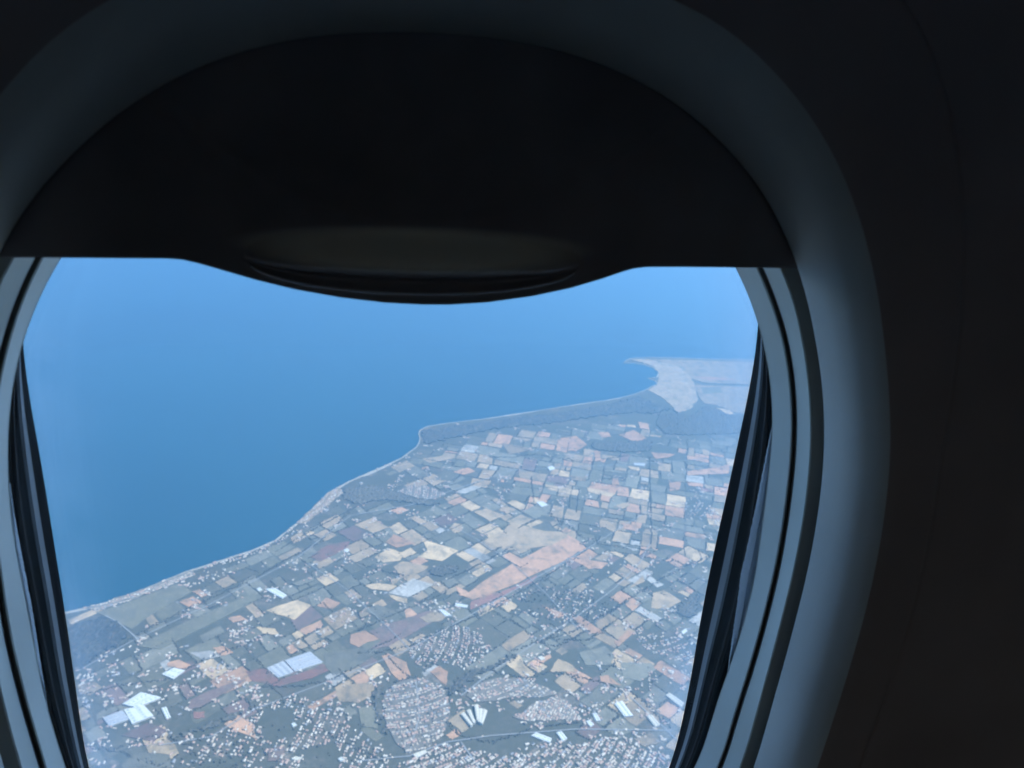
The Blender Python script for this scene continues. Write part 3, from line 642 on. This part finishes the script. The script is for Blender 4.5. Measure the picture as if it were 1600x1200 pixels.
# ------------------------------------------------------------------ haze
m = bpy.data.materials.new('haze_air'); t = NT(m)
pv = t.n('ShaderNodeVolumePrincipled', Density=HAZE_D, Anisotropy=.35); pv.inputs['Color'].default_value = (*HAZE_C, 1)
o_ = t.n('ShaderNodeOutputMaterial'); t.t.links.new(pv.outputs[0], o_.inputs[1])
W_ = 152000.
V = [(x, y, z) for z in (-H-9, 40) for x, y in ((-W_, -W_), (W_, -W_), (W_, W_), (-W_, W_))]
hz = mesh('haze', V, [(3, 2, 1, 0), (4, 5, 6, 7), (0, 1, 5, 4), (1, 2, 6, 5), (2, 3, 7, 6), (3, 0, 4, 7)], m)
tag(hz, 'pale blue haze filling the air between the aircraft and the ground', 'haze', kind='stuff')
CONT={
 'B':(0.2475,[.15927,.15969,.16154,.16514,.17081,.17682,.18389,.19187,.20054,.20955,.21835,.22621,.23238,.23636,.23812,.23823,.23784,.23823,.23812,.23636,.23238,.22621,.21836,.20958,.20062,.19207,.1844,.17838,.17258,.16749,.16382,.16176,.16126,.16217,.16435,.16781,.17229,.17814,.18518,.19279,.20086,.20944,.21802,.22561,.23126,.23532,.2376,.23825,.23794,.23786,.23735,.23544,.2315,.2259,.21925,.21103,.20142,.19224,.18431,.1774,.17161,.16694,.1634,.16095]),
 'C':(0.2535,[.15949,.16002,.16184,.16522,.17041,.17655,.18371,.19162,.19977,.20742,.21371,.21787,.21962,.21929,.21773,.21598,.21516,.21598,.21773,.21929,.21962,.21788,.21372,.20745,.19984,.19175,.18419,.17756,.17122,.16601,.16249,.16061,.1602,.16119,.16361,.16713,.17179,.17751,.18413,.19123,.19887,.20686,.21352,.2177,.21949,.21923,.2177,.21598,.21516,.21601,.2178,.21948,.21998,.21863,.21557,.20934,.20143,.19223,.18405,.17679,.17066,.16581,.16228,.16023]),
 'D':(0.264,[.15852,.15881,.16037,.16344,.16839,.17477,.18157,.18911,.19707,.20497,.21222,.21812,.22216,.22416,.22442,.22371,.22313,.22371,.22442,.22416,.22216,.21812,.21222,.20497,.19705,.18922,.18237,.17524,.16858,.16403,.16131,.15986,.15971,.16074,.16291,.16611,.17051,.17621,.1828,.18985,.19698,.20368,.21056,.21751,.22193,.22402,.22436,.22369,.22312,.22371,.22444,.22419,.22222,.21824,.21251,.20517,.19711,.18918,.18181,.17513,.16928,.16441,.16134,.15945]),
 'E':(0.279,[.15651,.1574,.15937,.16233,.16669,.17248,.17947,.18676,.19426,.2014,.20753,.21204,.21458,.21523,.21453,.21331,.21263,.21331,.21453,.21523,.21458,.21203,.20751,.20132,.19414,.18723,.17962,.17178,.16553,.16183,.15978,.15883,.15861,.15924,.16064,.16337,.16767,.17342,.17994,.18656,.19318,.19963,.20554,.2108,.21397,.21488,.21438,.21327,.21262,.21332,.21457,.21536,.21484,.21246,.20808,.2021,.19526,.18801,.18073,.17391,.16807,.16312,.15933,.15709]),
 'F':(0.30375,[.15339,.15451,.15728,.16167,.16797,.17614,.18549,.19418,.20623,.21981,.23295,.24319,.24849,.24895,.24666,.24409,.243,.24409,.24666,.24895,.2485,.24318,.23277,.21943,.20584,.19232,.1801,.17001,.16215,.15614,.1521,.14985,.14921,.1502,.15285,.15716,.16321,.17141,.18209,.1947,.20795,.22013,.23325,.24341,.24858,.24898,.24666,.24409,.243,.24409,.24666,.24898,.2486,.24349,.23347,.22038,.20787,.19524,.18297,.17263,.16494,.15949,.15588,.15386]),
 'A':(0.228,[.165,.16577,.16803,.17176,.17696,.18367,.19185,.20142,.21208,.22326,.23402,.24318,.24963,.25288,.25338,.2524,.25162,.2524,.25338,.25288,.24963,.24318,.23402,.22323,.21197,.20112,.19123,.18246,.17243,.16628,.16399,.16383,.16488,.16708,.17016,.1745,.17991,.18608,.19383,.20283,.21197,.22169,.23184,.24114,.24854,.25364,.25524,.25341,.2518,.25244,.25353,.25369,.24919,.24121,.23178,.22259,.21175,.20125,.19179,.18365,.17696,.17176,.16803,.16577]),
 'S':(0.222,[.1875,.1884,.1911,.19563,.20208,.21051,.22097,.23332,.24709,.26119,.27386,.28305,.28748,.28758,.28517,.28246,.28125,.28246,.28517,.28758,.28748,.28305,.27386,.26118,.24704,.23318,.22062,.20984,.20028,.19122,.18695,.18579,.18681,.1894,.19273,.19736,.20391,.21235,.22243,.23395,.24667,.26028,.2732,.28313,.28796,.28758,.28514,.28245,.28125,.28246,.28517,.28758,.28748,.28305,.27386,.26119,.24709,.23332,.22097,.21051,.20208,.19563,.1911,.1884]),
}

# ------------------------------------------------------------------ the cabin: sidewall, window, shade
NA = 64; CX, CZ = .75*.0378, -.75*.302
PH = [i/NA*2*math.pi-math.pi for i in range(NA)]
def rad(key): return list(CONT[key][1])
RD = rad('D'); RE = rad('E'); RC = [max(c, d+.0005) for c, d in zip(rad('C'), RD)]; RB = rad('B'); RF = rad('F'); RA = rad('A'); RS = rad('S')
RD = [max(d, e+.001) for d, e in zip(RD, RE)]
RB = [max(b, c+.002) for b, c in zip(RB, RC)]
RA = [max(a-.0045, b+.006) for a, b in zip(RA, RB)]
RS = [max(s, a+.028) for s, a in zip(RS, RA)]
SUB = 4
def fine(r):                                                  # periodic Catmull-Rom: 256 points round
    o = []
    for i in range(NA):
        p0, p1, p2, p3 = r[i-1], r[i], r[(i+1) % NA], r[(i+2) % NA]
        for k in range(SUB):
            t_ = k/SUB; o.append(.5*(2*p1+(p2-p0)*t_+(2*p0-5*p1+4*p2-p3)*t_*t_+(3*p1-p0-3*p2+p3)*t_**3))
    return o
RB, RC, RD, RE, RF, RA, RS = map(fine, (RB, RC, RD, RE, RF, RA, RS))
NF = NA*SUB; PF = [i/NF*2*math.pi-math.pi for i in range(NF)]
def ring(r, y, k=1.0, add=0.0): return [(CX+math.cos(p)*(q*k+add), y, CZ+math.sin(p)*(q*k+add)) for p, q in zip(PF, r)]
def loft(name, rings, mat, parent, smooth=True, label=None, crisp=False):
    if crisp: rings = [rings[0]]+[r_ for r_ in rings[1:-1] for _ in (0, 1)]+[rings[-1]]      # each band keeps its own flat profile
    V = [v for r_ in rings for v in r_]; n = NF
    F_ = [(k*n+i, k*n+(i+1) % n, (k+1)*n+(i+1) % n, (k+1)*n+i) for k in range(0, len(rings)-1, 2 if crisp else 1) for i in range(n)]
    o = mesh(name, V, F_, mat, parent, smooth)
    if label: o['label'] = label
    return o
def lerpr(a, b, t_): return [x+(y-x)*t_ for x, y in zip(a, b)]

WALLM = plastic('sidewall_plastic', (.52, .405, .375), .55, .35, .0009, .25)
REV = plastic('reveal_plastic', (.74, .71, .65), .5, .4, .0008, .2)
LIN = plastic('liner_plastic', (.86, .88, .80), .42, .5, .0007, .12, .06)
DRK = plastic('slot_dark', (.24, .225, .20), .6, .3)
RUB = plastic('black_rubber', (.006, .0065, .007), .7, .04, .0006, .2)
RID = plastic('grey_seal', (.26, .255, .25), .6, .2, .0006, .2)
SHD = plastic('shade_plastic', (.30, .245, .235), .72, .2, .0009, .25, .3)
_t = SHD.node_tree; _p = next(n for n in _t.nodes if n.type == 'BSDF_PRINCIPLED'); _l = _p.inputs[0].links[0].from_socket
_a = _t.nodes.new('ShaderNodeAttribute'); _a.attribute_name = 'lit_strip'; _m = _t.nodes.new('ShaderNodeMix'); _m.data_type = 'RGBA'
_m.inputs[7].default_value = (.97, .84, .66, 1)  # warm light on the grip ledge, painted into the shade colour as a soft ellipse
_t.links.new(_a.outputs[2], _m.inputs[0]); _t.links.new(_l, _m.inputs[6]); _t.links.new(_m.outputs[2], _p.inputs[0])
RUB2 = plastic('worn_rubber', (.035, .028, .024), .7, .1)
SLOT = plastic('slot_lining', (.50, .48, .43), .6, .3)
HND = plastic('handle_plastic', (.80, .64, .48), .38, .5, .0009, .1)
FOAM = plastic('insulation_fabric', (.95, .97, .98), .9, .1, .0012, .9, .15)
_t = FOAM.node_tree; _o = next(n for n in _t.nodes if n.type == 'OUTPUT_MATERIAL'); _p = next(n for n in _t.nodes if n.type == 'BSDF_PRINCIPLED')
_tr = _t.nodes.new('ShaderNodeBsdfTranslucent'); _tr.inputs[0].default_value = (.8, .86, .95, 1); _mx = _t.nodes.new('ShaderNodeMixShader'); _mx.inputs[0].default_value = .3
_t.links.new(_p.outputs[0], _mx.inputs[1]); _t.links.new(_tr.outputs[0], _mx.inputs[2]); _t.links.new(_mx.outputs[0], _o.inputs[0])

def fil(deg):                                                 # the wide rounding between reveal and wall
    a_ = math.radians(deg); return ring(RA, .2214+.0265*(1-math.cos(a_)), 1, -.003+.0265*(math.sin(math.radians(49))-math.sin(a_)))
rr_ = lambda q, y: ring(RA, y, 1, q)
wall = empty('sidewall_panel', (0, 0, 0)); tag(wall, 'dark sidewall panel round the window, its curved joint on the right', 'wall panel')
def lean(z): return -.10*max(0, z+.05)**2-.05*max(0, -z-.5)**2
def ringl(r, y, k=1.0, add=0.0): return [(x, yy+lean(z), z) for x, yy, z in ring(r, y, k, add)]
loft('inner_panel', [rr_(.0060, .2225), rr_(.0082, .2219), rr_(.0108, .2216), rr_(.0150, .2214), ringl([max(a+.0190, q) for a, q in zip(RA, lerpr(RA, RS, .9))], .2214), ringl(RS, .2214, 1, -.0016), ringl(RS, .2219, 1, -.0005)], WALLM, wall)
loft('joint', [ringl(RS, .2218, 1, -.0005), ringl(RS, .2221, 1, -.0002), ringl(RS, .2221, 1, .0002), ringl(RS, .2215, 1, .0005)], WALLM, wall)
def rect(y, x0, x1, z0, z1):
    o = []
    for p in PF:
        c, s = math.cos(p), math.sin(p)
        tx = ((x1-CX) if c > 0 else (x0-CX))/c if abs(c) > 1e-6 else 1e9
        tz = ((z1-CZ) if s > 0 else (z0-CZ))/s if abs(s) > 1e-6 else 1e9
        q = min(tx, tz); o.append((CX+c*q, y, CZ+s*q))
    return o
r1 = ringl(RS, .2215, 1, .0005); r2 = ringl(RS, .2205, 1, .0030); r9 = [(x, y+lean(z), z) for x, y, z in rect(.2205, -1.9, 1.9, -1.3, .8)]
mids = [[tuple(a+(b-a)*k for a, b in zip(p, q)) for p, q in zip(r2, r9)] for k in (.03, .12, .3, .6)]
mids = [[(x, .2205+lean(z), z) for x, y, z in m_] for m_ in mids]
loft('outer_panel', [r1, r2]+mids+[r9], WALLM, wall)

window = empty('cabin_window', (0, 0, 0)); tag(window, 'oval aircraft window with pale plastic liner rings and black rubber seal', 'window')
RAB = lambda t_: lerpr(RA, RB, t_)
loft('reveal', [rr_(.0060, .2225), rr_(.0037, .2238), rr_(.0017, .2254), rr_(-.0005, .2275), rr_(-.0030, .2300), ring(lerpr([a-.003 for a in RA], RB, .5), .2383), ring(lerpr([a-.003 for a in RA], RB, .96), .2460), ring(RB, .2467, 1, .0002), ring(RB, .2475), ring(RB, .2485, 1, .001)], REV, window, label='pale rounded plastic reveal sloping in to the shade slot')
loft('shade_slot', [ring(RB, .2487, 1, .0012), ring(RB, .2490, 1, .006), ring(RB, .2533, 1, .006), ring(RC, .2536, 1, .0006), ring(RC, .2537, 1, .0002)], SLOT, window, crisp=True)
loft('outer_liner', [ring(RC, .2536, 1, .0008), ring(RC, .2538), ring(RC, .2541, 1, -.0004), ring(RD, .2636, 1, .0006), ring(RD, .2642, 1, .0010)], LIN, window, crisp=True)
loft('liner_groove', [ring(RD, .2641, 1, .0008), ring(RD, .2668, 1, .0012), ring(RD, .2672, 1, -.0006), ring(RD, .2657, 1, -.0009)], DRK, window, crisp=True)
loft('inner_liner', [ring(RD, .2655, 1, -.0007), ring(RD, .2659, 1, -.0012), ring(RE, .2787, 1, .0002), ring(RE, .2790), ring(RE, .2797, 1, .0006)], LIN, window, crisp=True)
EF = lambda t_, y, add=0: ring(lerpr(RE, RF, t_), y, 1, add)
loft('seal_base', [ring(RE, .2795, 1, .0004), ring(RE, .2812, 1, .0035), EF(.10, .2830, .003), EF(.30, .2858, .002)], RUB, window)
loft('seal_lip', [EF(.30, .2859, .002), EF(.33, .2859, .0004), EF(.36, .2870, .0004), EF(.37, .2873, .0018)], RUB2, window, crisp=True)
loft('seal_channel', [EF(.37, .2874, .0018), EF(.45, .2890, .0028), EF(.54, .2912, .0022), EF(.60, .2926, .0008)], RUB, window)
loft('retainer_ring', [EF(.60, .2925, .0008), EF(.61, .2927, -.0004), EF(.76, .2962, -.0003), EF(.78, .2968, .0006)], RID, window, crisp=True)
loft('outer_seal', [EF(.78, .2969, .0006), EF(.84, .2985, .0010), EF(.93, .3012, .0002), EF(1, .30375), EF(1, .3045, .0008)], RUB, window)

def pane(name, r, y, th, fog):
    """a clear acrylic slab; dust and old moisture gather along its edge"""
    V, F_, ed = [], [], []; ks = [1, .985, .96, .92, .86, .75, .5]
    for side in (0, 1):
        b0 = len(V)
        for k in ks:
            V += ring(r, y+side*th, k); ed += [1-(1-k)/.25 if k > .75 else 0]*NF
        V.append((CX, y+side*th, CZ)); ed.append(0)
        for q in range(len(ks)-1): F_ += [(b0+q*NF+i, b0+q*NF+(i+1) % NF, b0+(q+1)*NF+(i+1) % NF, b0+(q+1)*NF+i) for i in range(NF)]
        c_ = len(V)-1; q = b0+(len(ks)-1)*NF; F_ += [(q+i, q+(i+1) % NF, c_) for i in range(NF)]
    b1 = len(ks)*NF+1; F_ += [(i, (i+1) % NF, b1+(i+1) % NF, b1+i) for i in range(NF)]
    m = bpy.data.materials.new(name+'_acrylic'); t = NT(m)
    tc = t.n('ShaderNodeTexCoord').outputs[3]
    at = t.n('ShaderNodeAttribute', _attribute_name='edge').outputs[2]
    nz = t.n('ShaderNodeTexNoise', i0=tc, Scale=9.0, Detail=6.0, Roughness=.6).outputs[0]
    nz = t.ramp(nz, [(.35, (0, 0, 0)), (.75, (1, 1, 1))])
    f1 = t.n('ShaderNodeMath', i0=at, i1=2.2, _operation='POWER').outputs[0]
    f2 = t.n('ShaderNodeMath', i0=f1, i1=nz, _operation='MULTIPLY').outputs[0]
    mp = t.n('ShaderNodeMapping', i0=tc); mp.inputs[3].default_value = (1, 1, 1)
    sm = t.n('ShaderNodeTexNoise', i0=mp.outputs[0], Scale=16.0, Detail=5.0, Roughness=.55).outputs[0]
    sm = t.ramp(sm, [(.5, (0, 0, 0)), (.8, (1, 1, 1))])
    fac = t.n('ShaderNodeMath', i0=t.n('ShaderNodeMath', i0=f2, i1=fog, _operation='MULTIPLY').outputs[0], i1=t.n('ShaderNodeMath', i0=sm, i1=.008, _operation='MULTIPLY').outputs[0], _operation='ADD').outputs[0]
    tr = t.n('ShaderNodeBsdfTransparent'); tr.inputs[0].default_value = (*PANE_TINT, 1)
    gl = t.n('ShaderNodeBsdfGlossy', Roughness=.03)
    fr = t.n('ShaderNodeFresnel', IOR=1.3)
    mx = t.n('ShaderNodeMixShader', i0=fr.outputs[0], i1=tr.outputs[0], i2=gl.outputs[0])
    tl = t.n('ShaderNodeBsdfTranslucent'); tl.inputs[0].default_value = (.8, .88, .95, 1)
    t.out(t.n('ShaderNodeMixShader', i0=fac, i1=mx.outputs[0], i2=tl.outputs[0]).outputs[0])
    o = mesh(name, V, F_, m, window, True)
    a = o.data.attributes.new('edge', 'FLOAT', 'POINT'); a.data.foreach_set('value', ed)
    return o
pane('outer_pane', RF, .3042, .004, .30)
pane('inner_pane', [x+.0004 for x in RE], .2804, .0012, .012)

skin = [ring(RF, .3046, 1, .0012), rect(.3046, -1.9, 1.9, -1.3, .8)]
rim_ = [(x, y+lean(z)+.001, z) for x, y, z in rect(.2205, -1.9, 1.9, -1.3, .8)]
tag(loft('fuselage_skin', skin+[rim_], RID, None, False), kind='structure')
# ragged strip of insulation fabric showing between the liner and the seal
def strip(inner, outer, y0, y1):
    V, F_ = [], []
    def samp(pts, t_):
        s = t_*(len(pts)-1); i = min(int(s), len(pts)-2); k = s-i
        return pts[i][0]+(pts[i+1][0]-pts[i][0])*k, pts[i][1]+(pts[i+1][1]-pts[i][1])*k
    N_ = 150
    for j in range(N_+1):
        t_ = j/N_; a = samp(inner, t_); b = samp(outer, t_)
        jt = (rnd.uniform(-1, 1)*.45+math.sin(j*1.7)*.3)*min(1, math.sin(math.pi*t_)*5)
        y1_ = y1; y1 = y0-.0004+(y1_-y0)*min(1, math.sin(math.pi*t_)*1.3)
        for k, y in ((0, y1), (.14, y1-.0009), (.40, y0+(y1-y0)*.55), (.46, y0+(y1-y0)*.62), (1.1, y0)):
            V.append(win(a[0]+(b[0]-a[0])*k+(jt if k < .3 else rnd.uniform(-.3, .3)), a[1]+(b[1]-a[1])*k, y+rnd.uniform(-1, 1)*.0001))
        y1 = y1_
    for j in range(N_):
        for k in range(4): F_.append((j*5+k, j*5+k+1, j*5+k+6, j*5+k+5))
    return mesh('insulation_strip', V, F_, FOAM, window, False)
strip([(1208,655),(1195,720),(1181,790),(1166,860),(1157,900),(1151,950),(1145,990),(1140,1025),(1137,1048)],
      [(1214,655),(1210,726),(1203,810),(1195,865),(1188,900),(1178,950),(1167,990),(1155,1025),(1141,1050)], .2799, .2852)
strip([(16,755),(22,800),(31,850),(40,897),(52,960),(61,1020),(69,1070),(76,1112)],
      [(4,755),(9,800),(18,850),(27,897),(39,960),(50,1020),(60,1070),(73,1113)], .2799, .2845)

# the shade, pulled a third of the way down
shade = empty('window_shade', (CX, .2505, CZ)); tag(shade, 'dark plastic window shade pulled partly down, with a bulging finger grip', 'window shade')
YS = .2500
low = [(-140,403),(0,403),(100,403.5),(200,404),(262,404),(285,405.5),(310,411),(350,422),(400,436),(460,450),(530,462),(600,470),(660,473),(700,473.3),(760,470),(830,461),(890,449),(940,435),(970,425),(990,419.5),(1010,417.3),(1060,417.5),(1140,418.5),(1250,420),(1330,421)]
lw = [win(u, v, YS) for u, v in low]
def lowz(x):
    for a, b in zip(lw, lw[1:]):
        if a.x <= x <= b.x: return a.z+(b.z-a.z)*(x-a.x)/(b.x-a.x)
    return lw[0].z if x < lw[0].x else lw[-1].z
hc = win(655, 396, YS); hw = (win(915, 400, YS)-win(397, 396, YS)).length/2
ztop_p, zbot_p = win(655, 352, YS).z, win(655, 453, YS).z
def sdepth(x, z):
    """moulded relief of the shade: shallow dish, raised lip round the finger pocket"""
    d = 0.0
    dx = (x-hc.x)/hw
    # broad swelling towards the cabin around the grip
    zc = (ztop_p+zbot_p)/2
    e2 = (dx/1.32)**2+((z-zc)/.034)**2
    d -= .0040*math.exp(-e2*1.4)
    if abs(dx) < 1:
        half = math.sqrt(1-dx*dx)
        zt = zc+(ztop_p-zc)*half**.75; zb = zc+(zbot_p-zc)*half**.9
        if zb < z < zt:
            s = (z-zb)/(zt-zb)                                # 0 at the lower lip, 1 at the top
            sm_ = lambda q: max(0, min(1, q))**2*(3-2*max(0, min(1, q)))
            k_ = min(1, half*1.6)
            if s > .46: d += -.0075*sm_((1-s)/.54)*k_            # the ledge comes forward
            else: d += (-.0075+.0090*sm_((.46-s)/.34) if s > .12 else .0015*s/.12)*k_               # and tucks back under
        lip = abs(z-zb)
        d -= .0011*math.exp(-(lip/.0011)**2)*min(1, half*3)
    # faint moulded ridges either side
    r1_ = z-(win(655, 345, YS).z+.016*dx*dx)
    d -= .0006*math.exp(-(r1_/.0022)**2)
    return d
V, F_ = [], []; NX, NZ = 260, 150
xl, xr = CX-.178, CX+.178
rb_at = {}
def topz(x):
    # upper outline: the slot edge a little outside the reveal
    best = None
    for p, q in zip(PF, RB):
        if p > 0:
            xx = CX+math.cos(p)*(q+.004); zz = CZ+math.sin(p)*(q+.004)
            if best is None or abs(xx-x) < best[0]: best = (abs(xx-x), zz)
    return best[1]
xmn = min(CX+math.cos(p)*(q+.004) for p, q in zip(PF, RB) if p > 0); xmx = max(CX+math.cos(p)*(q+.004) for p, q in zip(PF, RB) if p > 0)
for i in range(NX+1):
    x = xmn+(xmx-xmn)*i/NX; z0, z1 = lowz(x), max(topz(x), lowz(x)+.004)
    for j in range(NZ+1):
        s = (j/NZ)**1.7; z = z0+(z1-z0)*s
        edge = min(1, (z-z0)/.0012); rd_ = .0008*(1-math.sqrt(max(0, 1-(1-edge)**2)))
        V.append((x-CX, YS+sdepth(x, z)+rd_-.2505, z-CZ))
for i in range(NX):
    for j in range(NZ): a = i*(NZ+1)+j; F_.append((a, a+NZ+1, a+NZ+2, a+1))
nv = len(V)
for i in range(NX+1):
    for j in (0, NZ): a = V[i*(NZ+1)+j]; V.append((a[0], .2522-.2505, a[2]))
for i in range(NX):
    F_.append((i*(NZ+1), nv+2*i, nv+2*i+2, (i+1)*(NZ+1)))
    F_.append((nv+2*i, nv+2*i+1, nv+2*i+3, nv+2*i+2))
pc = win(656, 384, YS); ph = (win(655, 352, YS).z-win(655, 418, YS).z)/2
# faces of the finger pocket are a part of their own
pock = []; rest = []
for f in F_:
    c_ = [sum(V[k][q] for k in f)/4 for q in range(3)]
    dx = (c_[0]+CX-hc.x)/hw; zc = (ztop_p+zbot_p)/2
    ok = False
    if abs(dx) < 1 and f[0] < nv:
        half = math.sqrt(1-dx*dx); zt = zc+(ztop_p-zc)*half**.75; zb = zc+(zbot_p-zc)*half**.9
        ok = zb < c_[2]+CZ < zt and len(f) == 4 and max(f) < nv
    (pock if ok else rest).append(f)
def sub(name, faces, mat):
    used = sorted({k for f in faces for k in f}); mp_ = {k: i for i, k in enumerate(used)}
    o = mesh(name, [V[k] for k in used], [tuple(mp_[k] for k in f) for f in faces], mat, shade, True)
    at_ = o.data.attributes.new('lit_strip', 'FLOAT', 'POINT'); vals = []
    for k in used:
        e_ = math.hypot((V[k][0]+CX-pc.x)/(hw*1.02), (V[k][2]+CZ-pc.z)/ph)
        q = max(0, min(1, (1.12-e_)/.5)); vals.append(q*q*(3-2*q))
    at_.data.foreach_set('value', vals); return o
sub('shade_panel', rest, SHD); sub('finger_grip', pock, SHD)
RIM_GLINT = plastic('rim_highlight_plastic', (.72, .72, .76), .3, .6, .0007, .05)  # thin pale tube added as a painted highlight along the grip's lower lip
V, F_ = [], []; NR = 90
for i in range(NR+1):
    dx = -.97+1.94*i/NR; half = math.sqrt(1-dx*dx); zc = (ztop_p+zbot_p)/2; zb = zc+(zbot_p-zc)*half**.9
    x = hc.x+dx*hw; rr = .0004*min(1, half*2.2)
    for k in range(6):
        a_ = k*math.pi/3; V.append((x-CX, YS+sdepth(x, zb-.0002)-.0001+rr*math.cos(a_)-.2505, zb-.0002+rr*math.sin(a_)-CZ))
for i in range(NR):
    for k in range(6): F_.append((i*6+k, i*6+(k+1) % 6, i*6+6+(k+1) % 6, i*6+6+k))
mesh('rim_highlight', V, F_, RIM_GLINT, shade, True)

# the rest of the cabin closes round the camera
CABM = flat_mat('cabin_lining', CAB_C, .7, .05, 3); CABD = flat_mat('cabin_carpet', (.05, .055, .07), .95, .2, 40)
def quad(name, pts, mat): tag(mesh(name, pts, [(0, 1, 2, 3)], mat), kind='structure')
yt, yb, yf = .2205+lean(.8), .2205+lean(-1.3), -3.2
quad('cabin_ceiling', [(-1.9, yt, .8), (1.9, yt, .8), (1.9, yf, .8), (-1.9, yf, .8)], CABM)
quad('cabin_floor', [(-1.9, yb, -1.3), (1.9, yb, -1.3), (1.9, yf, -1.3), (-1.9, yf, -1.3)], CABD)
# the far side wall has its own row of windows, which lets the daylight into the cabin
fx = [-1.9]
for k in range(6): fx += [-1.62+.56*k, -1.62+.56*k+.185]
fx.append(1.9); fz = [-1.3, -.36, .02, .8]
V, F_ = [(x, yf, z) for z in fz for x in fx], []
for j in range(3):
    for i in range(13):
        if j == 1 and i % 2 == 1: continue
        F_.append((j*14+i, j*14+i+1, j*14+i+15, j*14+i+14))
tag(mesh('cabin_far_wall', V, F_, CABM), kind='structure')
for s in (-1.9, 1.9):
    k = 14; zs = [-1.3+2.1*i/k for i in range(k+1)]
    tag(mesh('cabin_bulkhead', [(s, yf, z) for z in zs]+[(s, .2205+lean(z)+.02, z) for z in zs], [(i, i+1, k+2+i, k+1+i) for i in range(k)], CABM), kind='structure')
